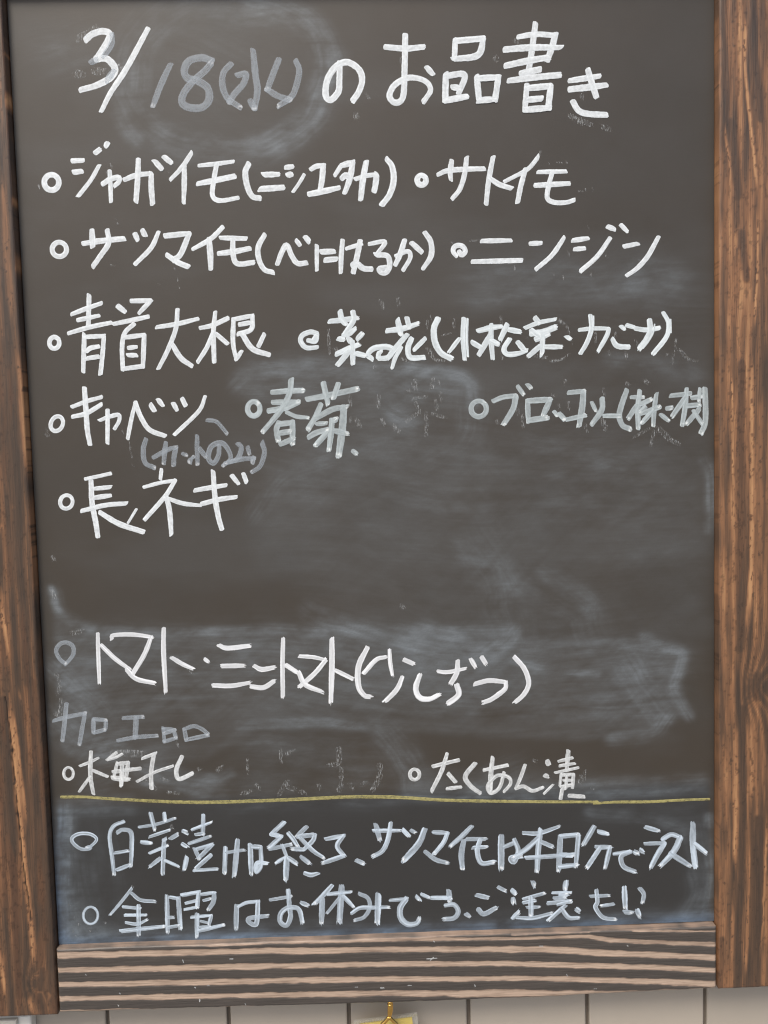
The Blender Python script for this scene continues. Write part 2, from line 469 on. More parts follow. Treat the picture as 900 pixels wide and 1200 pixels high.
WIPED = [
 (5.2, 0.13, parse('12.7,326.5 21.3,307.3 61.5,288.6 249.3,279.6 287.2,276.8 386.2,275.2 432,271.5 524.2,264.7 562.8,258 572.9,247.6 566.6,232.2 570.4,212.5 576.6,194.2 550.9,189.6 543.1,176.5 492.5,173.5 338.3,185.2 185.8,198.2 139.1,168.7 47.9,164.2 14.8,180.9')),
 (16.3, 0.065, parse('189.7,504.4 219.6,513.2 368.1,505.2 388.8,488.4 391.2,458.6 419.4,435.5 571,423.9 592.4,419.6 594.6,277.9 416.8,279.7 318,294.3 228,320 191.8,359 208.3,403.7 269,428.2 254.6,447.2 196.4,485.8')),
 (10.4, 0.06, parse('271.3,506.1 495.8,515.5 593.9,528 593.9,423.3 419.4,435.5 390.1,481')),
 (10.4, 0.07, parse('392.3,597 496.4,581.7 556.4,591.4 571.4,565.4 496.2,559.7 391.9,573')),
 (7.4, 0.09, parse('314.6,158.6 383.7,148.2 593.7,132.7 593.7,120.8 414.3,125.7 321.6,132.3')),
]
MARKS = """
character|W|5.94:64.8,791.4 70.5,795.9 79,798.1 85,795.7 81.5,787.6 72.4,775.5|5.96:72.4,775.5 81.4,775.6 88,767.8 84.3,760.4 72,754.1 58.7,750.6
smeared_character|G|5.24:86.4,795.2 86.1,787.6 78.9,777.3|5.24:68.2,772.8 73.1,775|5.25:86.9,765.5 80.6,757.5
character|W|5.01:117.1,799.4 97.8,767.7 83.7,748.1 75.1,733
character|G|5.26:134.5,769.9 125.8,753.2 118.6,736.5
character|G|6.23:169.8,772.4 161.5,775.3 150.6,772.7 146.2,764.6 148.8,758.7 157.1,756.3 165.3,750.3 166.1,740.9 159.8,734.4 149,734.6 143.2,738.9 145.5,747.1 153.5,756.3 162.2,763.2 169.7,770.8
character|G|5.28:185.8,769.8 179.3,762.9 177.9,752.4 181.8,741.8 192.3,733.9
character|G|5.53:190.9,760.4 198.2,761.4 195.5,753.3 187.9,745.2 183.1,738.3|5.52:204.9,780.5 206.1,761.3 207.3,747.3 204.3,732.8|5.54:201,739.2 204.3,732.8
character|G|5.54:226.3,772.7 221.1,761.1 215.8,748.3|5.54:215.8,748.3 224,743 234.8,739.3
character|G|5.54:240.7,771.3 243.3,764.2 241.3,753.7 236.1,742.1 224.9,734.8
character|W|5.64:277.8,769.3 277.1,755.1 275.9,745.6 269.2,738.8 265.1,743 266.9,755.3 274.3,766.1 284.3,769.8 294,763.6 296.5,754.8 293.4,745.3 288.1,738
character|W|5.36:317.1,781.8 334,780.2 349.5,781.3|5.65:334.2,791.1 333,765.2 331,740.6 324.3,735.7 319.4,741.3 324.2,750.3 336.2,756.1 349.7,753.4 354.7,745.7 348.5,736.2|5.1:352,764.4 356.7,758.8
character|W|5.1:376.6,786.9 375.7,771.4|5.66:376.5,785.8 400.7,787.4|5.67:400.7,787.4 395.6,773.8 374.8,770.8|5.68:368,758.6 367,736.7|5.68:368,757 383.9,757.6 379,743.1|5.69:367,736.7 385.5,739.7|5.68:373.5,747.6 379.1,746.9|5.69:394.4,756 396,736.2|5.69:394.3,754.4 412.9,755.2|5.69:412.9,755.2 409.7,736.5|5.7:396,736.2 409.7,737.1
character|W|5.4:445.4,799 442.3,778.6 438.5,757.5|4.83:430.5,788.3 444.7,790.3 461.8,789.2|5.69:462.4,790.1 459.4,779.7 455.2,768.8|5.68:418.9,778.1 441.7,779.4 466.8,779|5.69:419.3,764.7 438.7,768.5 455.8,771|5.7:432.3,758.2 448.6,761.2|5.7:421.9,752.3 444.2,754.7 465.6,756.3|5.14:437.3,748.5 435.2,727.3|5.71:436.9,745.7 457.8,747.3|5.71:457.8,747.3 455.3,728.9|5.71:438.2,736.1 449.7,737|5.72:435.2,727.8 456.7,729.1
character|W|5.15:474.1,751.5 499.9,754.9|5.72:474.1,744.3 489.8,745.7 505.6,747.4|5.72:490,760 493.3,749 496.9,737.9|5.73:476.8,734 481.6,726.5 489.6,723.6 505.4,722.5
bullet_mark|W|4.99:33.4,680.2 35.2,678.4 36.1,676 36,673.4 34.9,671 33,669.2 30.7,668.3 28.2,668.5 26,669.7 24.5,671.7 23.9,674.2 24.3,676.8 25.7,679 27.8,680.6 30.3,681.1 32.7,680.6 34.7,679
character|W|4.41:48.4,692.3 57.5,692.5|4.99:49.3,682.8 55.7,683.5|3.84:70.7,687.9 63.4,676.3 52.1,662.9|4.99:68.3,698.5 71.9,701.1|4.99:77.2,704 78.7,706.2
character|W|4.23:79.5,683.2 79.6,674.1 79.4,658|5:73.2,672.7 79.7,676.4 86.9,677.8 86.7,674 83.3,671.2
character|W|4.62:91.8,675.8 102,679.4 114.6,680.5|5.01:114.6,680.5 114.1,667.8 114.7,655.4|5:104.2,692.2 102.8,675.6 100.6,657.6|5.01:118,690.8 123.5,684.3|5.01:126.2,694.1 131.8,689.2
character|W|4.25:149.5,697.1 140.9,685.3 130.8,675.4|4.63:142.9,686.2 142.2,671.1 141,655.9
character|W|3.86:155.4,686.4 170,687.6 184.6,689.2|5.03:153.9,671.4 169.4,674 185.1,676.9|4.64:170.3,686.7 167.1,672.5 166,660.7 172.6,656.8 187.3,658.8
character|W|5.26:197.7,687 194.5,680.1 195.8,668.4 199.7,660 206.1,658.2
character|W|5.26:210.2,677.8 222.5,677.9|5.27:206.7,665.9 226.3,666.8
character|W|4.42:229.1,683.6 234.9,684|5.27:230.6,677.1 233.7,677.7|3.4:244.6,677.1 240.1,670.1 234.7,663
character|W|4.6:250.7,681.5 255,683.9 261.2,684.7|5.28:261.2,684.7 259.7,672.2 257.7,663.1|5.29:248.3,660.7 261.1,663 274,665.6
character|W|4.09:277.2,685.2 270.9,676.2|5.28:277.5,684.4 286.6,686.7|5.29:286.6,686.7 283.7,673.4 279,661.5|5.29:276.8,673.5 280.3,676 283.7,673.1
character|W|4.1:288.4,672.7 297.4,675.2 306.8,676.3|5.3:306.8,676.3 305.7,668.8 304.2,662.2|5.29:298,686.8 294.7,671.5 292.5,655.7
character|W|5.47:315.7,688.8 320.1,682.7 321.2,671.1 317.5,659.4 310.7,650.8
bullet_mark|W|5.07:347.2,674.2 348.3,673.1 348.9,671.6 348.9,670 348.3,668.5 347.1,667.3 345.7,666.8 344.2,666.9 342.8,667.6 341.9,668.9 341.5,670.5 341.7,672.1 342.5,673.5 343.7,674.5 345.2,674.8 346.7,674.5 348,673.5
character|W|4.7:359.6,675.3 368.1,678.4 384.1,679.2 399.2,679.3|4.69:371.5,686.4 370,677.6 370.4,670.7|4.7:384.3,688.7 382.5,675.6 378.1,662.8 371.4,654.7
character|W|4.7:407.2,688.8 403.1,669.7 400.5,649.9|4.71:403.7,671.5 412.1,665.9 422.4,662.4
character|W|3.96:446.4,688.7 436.8,678.2 416.9,668.3|4.72:435,678.3 430.6,663.7 427.9,650.8
character|W|4.16:445.9,675.7 469.9,675.8|4.73:443.3,664.5 472.6,665.5|4.73:457.9,674.2 455.2,665 453.5,654 459.1,649.9 469.6,649.5 476.6,651.4
bullet_mark|W|4.81:37,623.8 38.7,622.1 39.6,619.9 39.6,617.4 38.5,615.2 36.7,613.5 34.3,612.7 31.8,612.9 29.7,614 28.2,615.9 27.6,618.3 28,620.7 29.4,622.8 31.4,624.2 33.9,624.7 36.3,624.1 38.2,622.7
character|W|5.02:54.2,623.2 67.9,625 88.9,626.6|5.02:62.1,634 62,620.6|5.02:75,633.7 75.8,623.4 69.5,614.2 61.6,604
character|W|5.03:98.5,630.2 100.4,625.6|5.03:105,633.1 106.9,629|4.2:118.5,631.4 111.7,618.5 97.4,604.9
character|W|5.04:124.1,628.2 144.8,629.9|5.05:144.8,629.9 136.7,612.8 130.1,607.7|5.05:125,612 134.2,605.6 142.5,601.9
character|W|4.42:173.4,634.5 162.4,624.7 147.4,616.7|5.27:161.4,624.8 161.9,612.3 161.9,599.8
character|W|4.22:171.3,625.6 193,624.5|5.06:169.3,612.5 183.1,613.9 195.9,616.2|5.06:181.8,623.9 181.4,611.9 184.8,603.5 198.6,604.2
character|W|5.07:209,627.2 203.3,617.4 203.4,606.8 207.9,598 215.1,595.6
character|W|4.89:219.2,602.6 223.1,612.1 227.6,618.4 231.8,609.1 236.5,602.8 243.9,603|4.3:236.1,622.1 238.9,618.2|5.08:244,624.8 246.9,621.3
character|W|3.91:253.6,617.3 252.9,596.7|5.09:257.3,612 268.1,612.2|5.1:260.5,605 269.9,605.6
character|W|4.31:275.9,621.3 274.3,608.2 273.5,594.3|3.92:279,614.3 291.8,618|5.1:290.9,620.4 288,607.9 284.3,594.1|5.11:283.5,600.3 287.4,601.7 293.2,597.2 300.1,596.5
character|W|3.93:298.7,617.9 312.5,619.4 304.3,608.5|5.11:304.3,608.5 314.1,607.4 315.9,599.6 312.8,593.5 307.9,593.6 306.6,596.9 311.9,597.8
character|W|3.94:321.4,607.2 332,610.9 333.6,605 327.4,595.1|5.11:329.2,620.2 325.4,609.1 320.8,599.9|5.12:335.5,617.9 343.8,610.2
character|W|5.12:347.1,626.4 352,618.2 351.8,606.6 344.8,596.1
bullet_mark|W|4.61:373.9,606.3 371.2,609.9 372.2,613.7 375.9,615.2 380.1,613.6 381.6,609.7 378.5,606.8 376.3,609.8
character|W|4.38:396.1,618.4 421.4,618.4|4.38:387.6,601 430.4,601.2
character|W|4.39:438.2,615.3 447.5,615.6|4.4:467.7,619.7 457.1,605.2 443,593.5
character|W|4.4:475.3,617.3 488.5,618.8|4.4:476.8,609.8 485.4,610.3|4.41:507.8,618.4 496.5,603.3 482,591.1|4.41:506,628.4 511.8,626|4.41:517.6,629.5 522.7,624.2
character|W|4.42:520.2,611.2 531.9,613.4|4.42:550.1,618.5 540.7,602.4 531.3,592.3 522.4,586.4
bullet_mark|W|4.23:27.6,544.1 28.8,542.7 29.4,540.9 29.3,538.9 28.6,537.1 27.3,535.7 25.6,535.1 23.9,535.2 22.4,536.1 21.4,537.7 21,539.6 21.3,541.6 22.3,543.2 23.7,544.4 25.4,544.8 27.1,544.4 28.5,543.2
character|W|4.44:56.9,579.5 54.9,553|4.22:41.4,563.9 54.5,568.5 67,572.6|4.23:46.3,558.7 64.3,562.1|4.23:37.9,547.8 56,552.5 74.4,555.9|4.46:51.2,546.4 48.7,514.9|4.23:51.1,544.2 67.9,544.7|4.24:67.9,544.7 65.9,528.3 63.4,512.3|4.24:52.3,531.9 56.2,534.7 63,535.9|4.24:52.4,525.9 62.5,527.2
character|W|5.12:81.3,569.7 86.7,565.1|4.23:92.7,573.9 109.4,573.9|4.24:109.4,573.9 98.9,563.5|4.24:76.6,554.7 89.7,557.1 106.6,560.3|4.24:94,554.3 85.8,546.7 83,534.6 82.8,515.6|4.24:85.7,543 102.5,544.8|4.25:102.5,544.8 100.1,517.4|4.25:83.3,516.3 100.2,518.1|4.25:88.6,534 95.3,534.7|4.25:87.8,527.8 95,527.6
character|W|4.25:113.5,551.2 130.9,553.5 149,557.5|4.25:131.9,565.7 129.6,549.1 122.1,531.4 113.5,516|4.93:125.7,536.9 133,524.5 142.1,517.5
character|W|4.26:150.9,549.7 161.1,551.7 174.8,557.4|4.26:164.2,562.7 162,546.1 161.6,520.4|4.26:162,546.1 155.8,532.9 147.5,520.8|4.27:164.2,544.3 173.5,535.8
character|W|4.26:179.7,556.8 178.5,536.8 180.6,522.2|4.28:180.6,522.2 185.4,528.8|4.27:180.4,556.4 196.2,559.1|4.27:196.2,559.1 194.6,547.6 183.2,543.8|4.27:184.7,551.8 193.7,553.2|5.17:186.6,543.8 195.1,530.8 209.1,525.4|4.28:205.7,542.9 200.4,532.9
bullet_mark|D|4.43:251.7,542.5 245.8,544.1 238.6,541.3 237,536.3 241.7,530.7 251,530.8|4.43:243.4,536.9 249.7,536 250.9,541.1 248.6,538.2
character|D|4.88:262.7,552.9 274.2,553.7 286.4,555.3|4.88:271.9,561 273.1,554.5 276.3,550|4.88:283,560.4 283.1,552.8 274.1,540.5|4.89:274.1,540.5 279,541.9 284.3,545.7|4.89:270,537.7 274,536.9|4.89:286.3,537.3 290.5,541.6|4.89:278.9,537.5 279.9,535.3|4.89:267.7,524.6 279.4,529.4 286.9,532.2|4.89:281.8,535.2 281.7,516.1|4.89:278.6,526.5 268.6,515.3|4.9:284.5,524.9 292.6,522.5
character|D|4.16:303.7,520.8 304.5,524.4 306.8,525.8|4.9:298.5,519.9 294.8,523.2 299.9,528.6 310.6,529.9 316.5,527.1 312.2,520.6 304.4,520
character|D|4.9:312.2,543.6 325.9,545.2 339,549|4.9:321.6,552.6 324,540.1|4.9:329.8,553.9 331.5,545.8|4.9:329.4,539.7 320.3,529.9 312.6,520.6|3.87:324,529.1 318.5,519.7 315.8,511.6|5.05:333.1,536.2 329.9,528.2 331.9,520.1 343.1,519.8|4.46:345,536 335.5,526.9
character|D|5.55:356.6,552.8 353,544.4 353.7,532.7 358.8,523.4 367,518.6
character|D|4.5:379.2,552.3 378.2,536 379.2,517.7|2.12:382.5,552.2 381.6,535.9 382.2,520|3.98:374.9,535.4 366.1,524.5
character|D|4.77:391.6,541.6 402.3,544 411.8,545|4.51:403,546.6 402.7,532.8 403.8,517.7|4.78:401.5,537.4 396.7,529.1 391.9,521.3|4.78:386.1,531.9 392.7,527.8|4.78:402.7,532.8 408.7,529.8|4.78:416.9,546.2 410.7,534|4.78:418.8,542 428.1,540.1|4.52:418.7,533.8 413.9,526 416.5,521 425.8,521.2 433.6,523.6|4.79:426,531 431.2,524.6
character|D|3.99:432.8,543.3 444.8,547.6 459.2,550.1|4.78:441.6,551.6 444.8,547.6|5.59:438,538.3 448.7,539.6 459.4,543.3|5.32:442,533.2 452.7,537.6|4.79:438.1,541.2 447.3,534.4|4.79:448,537 447.1,520|4.8:445.9,527.6 435.4,519|4.26:449.9,526.5 463.9,526.2
fullstop_mark|D|4:469,535 471.8,533
character|D|3.67:480.2,540.5 492.7,541.5 506.1,541|4.17:506.1,540.7 504.3,535 496.7,522|4.17:490,552.5 490.7,541 486.8,529.7 481.1,520.3|1.33:492.8,552.1 492.7,542.6
character|D|3.68:516.9,542.9 519.8,540.4|4.18:522,543.6 527.8,541.8|4.68:509.3,531.6 513.5,525.8 523.5,524.7
character|D|4.18:529.5,540.7 539.5,539.1 550.4,540.5|5.02:542,547.3 542.5,538.2 538.6,530.1 533,523.3|1.34:546.5,543.9 545.3,536.5 541.1,529.2 536.4,523.3
character|D|4.35:554.3,553.5 558.8,544.4 557,533 545.2,518.4|1.51:560.6,547.7 560.9,536.2
bullet_mark|W|3.75:28.6,474.6 29.1,472.3 28.7,469.7 27.5,467.3 25.7,465.4 23.5,464.4 21.3,464.4 19.6,465.5 18.5,467.3 18.3,469.8 19,472.3 20.4,474.6 22.4,476.2 24.6,476.9 26.7,476.5 28.2,475.2 29,473.1
character|W|3.75:37.5,484.7 49.9,489.1 63.2,492.5|4.5:37.7,476.3 49.4,478.8 62.6,486|4.87:49,500.4 49.4,477.8 49.7,464.7 51.3,452.3
character|W|3.76:60.8,472.5 68,475.1 77.1,476.8 77.3,471.5 73.2,465|4.13:67.9,481.1 67.2,466.1 66.4,452.9
character|W|3.77:84.1,456.2 87.6,471.2 92.1,487.1|4.51:92.1,487.1 96.2,474.8 103.3,463.3 116.2,457.7|4.51:105.2,484.9 108.1,479.8|4.51:112,489.1 115.5,484.1
character|W|4.52:125,485.4 127.6,480|4.52:132.7,489.3 135.3,483.6|3.77:152.5,490.7 146.4,478.2 124.8,458.6
character|G|3.78:153.6,470.5 162,468.4 170.2,458.2
character|G|4.43:99.8,455 97.2,446.9 98.1,435 106,430.3
character|G|4.43:105.7,439.3 119.3,446 126,447.3|4.44:125.2,446.2 123.5,439.5 122.9,432.1|4.43:116.9,451.6 115.5,443.5 114.3,433.8
character|G|3.55:131,441.9 134.6,440.3|4.44:137.4,436.9 136.9,434
character|G|4.14:144.2,456.8 143.7,444.2 143.6,432.3|3.56:139,437.6 140.5,439.1|4.44:146,445.6 150.9,438.8
character|G|4.45:163.1,448.1 162,439.3 157.3,432.7 153.1,438 156.4,447.6 165.4,450.3 171.1,443.5 172.3,436 165.7,430.5
character|G|4.45:179.5,449.2 182.3,445.4 178.2,435.9 167.7,432.4|4.46:172.2,433.8 184.2,436 193.1,435.8|3.86:187.8,446 189.1,440|4.46:192.4,437 191.5,432.2
character|G|4.46:200.3,449.4 202.2,441.2 198.1,429.4 190.8,424.3
bullet_mark|M|4.74:197.1,484.5 198.7,482.8 199.5,480.5 199.5,477.9 198.6,475.6 196.9,473.9 194.9,473 192.7,473.2 190.8,474.4 189.5,476.4 188.9,478.8 189.3,481.3 190.5,483.4 192.3,484.9 194.4,485.4 196.5,484.9 198.3,483.4
character|M|5.04:210.8,493.1 223.4,493.7 237.5,493.9|5.04:211.2,484.2 233.5,484.1|5.04:207.2,477 221.4,479.3 233.5,484.1|5.04:227.7,503.4 225.5,491 216.9,476.4 201.4,459|3.86:222.8,475.5 230.8,471.6 241.2,470.2|5.05:215.8,466.8 213.3,460.2 214.8,451|5.05:215.7,465.3 228.4,466.5|5.05:227.7,467.3 227,448|5.05:216.2,457.5 225.2,458.7|5.06:216.6,447.9 227.9,452.4
character|M|5.05:241,486.2 263.4,490 285.1,494.2|5.05:255.5,499.8 257.4,490.2 259,482|5.05:268.4,498.8 264,486.8|5.05:252.7,481.4 247.9,471.2 240.9,460.2|5.06:247.9,469.7 263,477 275,478.7|6.25:272.7,478.7 270.6,458.7 267,436.5|4.47:248.4,464.5 256.7,465|5.06:241.4,453.5 248.2,457.1 258,459.4|5.07:257.1,456.4 247.1,446|5.06:262,467.9 260.8,456 258.6,441.9|5.06:262.7,467.1 266,468.1|5.07:263.9,458.2 275,455.6
fullstop_mark|M|4.48:279.5,440.3 282.4,437.9
bullet_mark|M|4.53:394.2,480 396.2,478.1 397.3,475.6 397.3,472.8 396.2,470.2 394.2,468.3 391.6,467.4 388.9,467.6 386.5,468.9 384.8,471 384.1,473.7 384.4,476.5 385.9,478.9 388.1,480.5 390.7,481 393.4,480.5 395.6,478.8
character|M|4.54:403.8,480.7 412.5,483.8 423.9,484.8|5.34:423.5,484.2 421,473.7 412.8,460.6|4.27:425.4,492.7 430.2,486|4.01:434.1,494.2 436.9,491.1
character|M|4.55:433.8,480 434.2,461.4|5.08:434.5,480 453.9,480.8|5.09:453.9,480.5 447,466.4|5.09:434.9,463 451,465
character|M|3.75:457.1,470.1 459.8,466.7|4.83:461.8,468 465.8,463.5
character|M|4.29:470.1,486.4 484.1,487.3|5.63:483.2,486.7 482,473.5 479.1,457.6|4.29:468.4,462.9 484.6,466.1
character|M|3.76:490.6,477.2 493.9,469.9|5.1:499.7,480.3 499.2,470.4 490.4,458.3
character|M|4.3:501.2,465.3 514.7,465
character|M|4.84:521.5,487.1 516.7,473.9 514.7,464.7 517.6,456.6 524.3,453.1
character|M|4.03:525.5,481 536.3,480.7|4.84:533,486.1 531.5,472.2 531.4,453.6|4.58:530.2,473.6 522.7,462.5|4.58:534.2,474.8 543,478.6|4.58:537.6,472.1 533.5,467.9|4.58:547.7,483.1 545.7,469.2 544.9,455.9|4.58:534.9,466.6 550.4,471.8|4.58:544.3,468.6 534.8,458.2
character|M|4.05:551.7,465.1 558.4,459.6
character|M|4.04:560.5,481.5 571.3,482.3 578.1,483|4.58:574.7,486.8 573.3,471.2 570.6,455.3|4.59:573.3,479.2 561.8,463.5|4.59:557.1,470.3 561.2,470.8|4.59:579.4,479 587.5,480.1|3.51:586.4,486.8 585.5,476.2|4.59:575.3,472.2 586.1,472.9|4.59:586.1,469.5 574.6,456.5|3.78:580.7,467.7 588.2,456.2
character|M|5.13:590.9,486.7 591.5,468.1 590.9,456.1 587.5,448.2
bullet_mark|W|3.74:32.9,406.4 33.7,404.3 33.7,401.9 32.8,399.6 31.2,397.8 29.1,396.8 26.9,396.8 24.9,397.7 23.6,399.4 23,401.7 23.3,404 24.5,406.2 26.3,407.7 28.5,408.4 30.6,408.1 32.4,406.9 33.5,405
character|W|4.92:50.6,420.4 50.6,400.6 52.8,384.5 54.1,371.5|3.54:45.8,422.1 57.7,424.2 68,426.3|3.94:53.2,413.4 67.1,414.4|4.34:52.8,405.5 66.7,407.1|4.34:41.4,394.4 62.4,398.8 80.2,399.7|4.93:57.1,392.4 73.4,382 93.9,374.4|2.57:88.8,394.5 81,382.7
character|W|3.55:112.1,428.7 110.8,420.4|3.55:96.2,413.6 109.6,416.8 123.6,418.8|4.35:123.6,418.8 114,404.8 95.7,385.3|4.75:115,404.7 117.5,392.7 118.2,371.7|3.96:116,403.3 129.6,398.4 144.4,396.3
character|W|4.36:140.4,409.6 154,411.6 167.5,413.3|4.36:145.5,397.5 161.5,401.1 175.9,402.7|4.75:156.9,425.5 157.6,403.6 159.9,385.5 162.5,375|4.36:173.2,421.5 178.3,414.6|4.36:183.2,422.8 185.5,415.8
bullet_mark|G|4.01:20.2,259.5 15.2,264.1 12.6,271.3 15.9,276.9 22.1,278.5 27.5,274.8 27.6,268.2 23.9,262.9 20.2,259.5
character|S|3.83:49.8,285.3 49.3,264.8 49,241.5|4.19:52.4,275 64.1,262.5 76.7,252.3
character|S|3.84:62,280.4 63.3,283.6 80,283.8 96.5,281.1|4.37:96.5,281.1 89.6,265.3 78.7,248.6|4.38:73.6,252.4 81.6,244 97.6,239.6
character|S|4.55:107.8,287.9 106.8,266.5 107.1,231.5|4.21:114,261.8 122.6,256.1 132,251.3
middle_dot_mark|S|3.52:142.9,259.6 145.8,257.2
character|S|4.52:155.9,271.8 163.3,268.9 182.6,270.4|4.53:158,253 176.9,252.7|4.53:149.4,235.8 165.3,234.9 181.4,237.1
character|S|4.54:186.5,252 192.7,248.8 203.7,250.1|4.54:182.9,233.6 193.8,232.4 203.3,237.8
character|S|4.37:212.7,275.5 211.4,251.6 210.7,223.3|4.54:214.7,251.8 223.8,245.2
character|S|3.7:226.8,259.6 238.5,258.4 249.9,255.5|4.55:249.9,255.5 239.8,243.8 225.9,232.2|4.72:225.5,245.1 231,233.8 246,226.7
character|S|5.05:255.9,274.1 255.2,250.1 253.3,217.5|4.22:258.4,245.7 273.4,237.5
character|S|5.24:287.2,265.2 278.9,248.7 278.4,230.9 283.1,222.4 288.3,220.7
character|S|4.47:283.6,242.6 294.7,254.1 303.5,256.4|3.89:306.9,262.6 307.2,251.7 308.9,239.8|4.48:320,253.3 327.7,249.5|4.49:317.6,237.5 312.5,226.8 302.4,216.6
character|S|5.08:333.3,239 329.5,227.2 332.8,218.6 341.5,216.9 350,220.6
character|S|3.71:349.9,241.8 358.7,240.9 374.4,243.6|4.69:367.7,250.7 366.5,239.9 360.8,230.1|5.29:366.3,229 367.7,220 358.1,212.3|4.3:379.5,251.7 383.3,244.9|4.5:389.3,253.4 392.5,247.9
character|S|4.51:382.4,229.4 395.7,232 410.4,230.1|4.52:410.4,230.1 409.3,223.6 397.4,215 389.9,212.3
character|S|4.51:418.7,252.4 427.3,241.8 431.1,228.8 427,219 419.4,211.9
character|G2|3.85:7.1,208.7 20.4,211.8 35.4,214.3|3.86:34.9,213.6 32.1,201.5 28.7,186.2|4.2:19.2,223.5 16.5,205.6 14,190.4|3.86:42.1,208.4 41.6,196.6|3.86:42.2,208.9 53.5,207.6|3.86:53.1,206.2 52.4,199.3|3.86:42.1,196.6 51.7,199
character|G2|3.87:68.5,208.9 86.2,209.5|4.75:80,208.9 78.3,190.8|3.87:62.8,188.7 79.2,191.2 97.7,192
character|G2|3.17:103.3,199 104,186.3|3.88:103.3,198.1 113.8,196.5|3.88:112,196 106.7,194.4 104,193.6|3.88:112.9,195.1 114.4,189.6|3.88:103.7,186.3 114,189.2|3.88:122.1,196.6 123.5,187.4|3.88:122.1,197.1 130.7,199.5 137.7,196.6 142.8,191.9|3.89:124,187.4 142.8,190.9
bullet_mark|C|2.81:20.1,164.9 21.3,163.4 21.9,161.4 21.8,159.2 21.1,157.1 19.7,155.6 18.1,154.9 16.4,155.1 14.9,156.1 13.9,157.8 13.5,160 13.8,162.2 14.8,164.1 16.2,165.3 17.9,165.8 19.6,165.3 20.9,164
character|C|2.99:28.3,166.8 37.6,170.1 44.8,173.5|4.22:38.6,179.2 37,157.8 38.8,141.3|3.17:36.9,156.9 26.6,143.6|3.52:39.8,162.2 51.9,156.3
character|C|3.17:60.9,177.8 52.6,171.4|2.82:53.5,171.7 59.8,173.3 66.1,176.4|3.17:61.3,168.7 57.5,155.2|3.88:61.8,167.5 71,168.4|3.88:71,168.4 68.2,153|3.88:57.4,160.3 70.7,161.7 81.4,162.6|4.94:56.6,154.9 70.3,152.9|4.23:65.6,165.9 63.9,147.7
character|C|3.18:83.6,171.6 96.1,176.1|4.24:94.3,175.8 91,159.5 90.6,144|3:78.2,150.8 93.6,158.5 110.6,163.9
character|C|4.25:119,172.2 113.5,160.5 115.4,151.7 127.5,156.4
wiped_smear|F|7.04:57.3,176.7 69.7,176.6 85.5,175.7
bullet_mark|C|3.69:328.8,152.4 330.1,151.1 330.8,149.2 330.8,147.3 330.1,145.5 328.8,144.2 327.1,143.5 325.4,143.7 323.8,144.6 322.7,146.1 322.2,148 322.5,150 323.4,151.7 324.9,152.8 326.6,153.1 328.3,152.7 329.7,151.6
character|C|3.7:343.3,155.1 356.2,158 366.5,160.1|4.11:356.3,166.3 350.8,150.2 341.6,132.6|4.11:357,147.9 363,140.3|3.71:355.6,134.2 368,135.2
character|C|4.53:381.2,156.4 372.3,144.8 377.3,135.5 385.4,128.9
character|C|3.71:389.3,150.1 410.7,153.9|4.53:397.4,161.1 395.5,146.5 394.7,129.2|3.71:407.4,147.1 403.1,133.5 395.1,128.6 392.8,136 401.2,144.6 411.5,142.7 413,136.3 407.1,129.6
character|C|3.72:426.5,153.4 422.9,143.4 417.9,132|3.72:417.9,132 424.8,133.8 433,129.3 442.4,132.1
character|C|4.96:446.8,156.2 447.8,153.6|4.55:444.6,143.2 447.1,142.1|2.49:451.7,134.3 443.3,126.2|3.31:457.2,155.8 469.6,158.6|4.55:466,165 464.3,147.2|3.31:458.1,151.6 471.6,153.2|3.1:453.9,145.4 474.7,149.3|2.9:459.1,144.2 457.9,132.6|3.73:460.1,143.1 470.5,143.3|3.73:470.5,143.3 469.3,131.1|2.9:461.1,138.2 468.3,137.9|3.73:460,132.5 469.3,133.7|3.31:464.2,141.9 463.1,130.3|3.73:460,130.4 458.4,121.4|4.15:466.1,123.8 479.6,122.3
bullet_mark|S2|3.21:32,92.7 33.9,90.7 25.5,90.5 18.6,96.3 18,101.3 24.6,104.7 34.2,104 39.6,99.1 34.5,93.2 30.4,92
character|S2|3.53:64.4,114.5 55.4,110.7 51.4,101.7 52.5,83.3 53.6,66.2|4.01:58.3,104.7 63.3,107 70.4,104.3 70.5,90.9 68.9,73.5|3.21:55,85.7 67.1,87.4|3.86:56.7,70.1 68.1,74.3
character|S2|2.89:77.8,108.7 94,110.9 110.3,115.8|4.17:88.8,121 91.8,106|3.85:100.8,120.6 101.3,113.9|2.89:86.7,99.5 105,105.1|3.86:79.6,94.8 87.6,93.6|3.86:105.4,97.1 112.1,101|3.22:101.4,97.3 98.9,95.7|3.22:86.3,84.5 102.8,91|4.18:99.8,96.5 97.1,64.8|3.87:95.8,79.6 85.8,72|3.22:99.7,77.3 111.6,71.3
character|S2|3.86:117,103.9 120.2,102.1|3.87:116,91.7 119.6,89.1|4.36:119.2,79 116.6,68.3|3.06:125.1,104.7 142.3,110.7|4.19:135.7,117.6 134.6,100.2|3.22:128.2,100.1 135.5,101|3.55:121.8,92 141,97.9|3.87:127.6,86.3 142.3,90.2|3.87:142.3,90.2 129.6,77.8|3.87:126.8,87.1 130.5,77.8|3.88:141.1,80.7 126,67.9|3.23:125.2,67.1 146.2,67.6
character|S2|4.36:154.3,86.9 152.6,63.5|3.23:155,82.4 171.2,84.2|4.85:165.4,93.2 161.4,61.5
character|S2|4.53:176.6,88.6 176.5,61.7|4.21:178.6,86.8 185.6,86.2|4.21:185.9,86.5 185.6,69.8 181,63.2 182.1,71.6 191,70.9
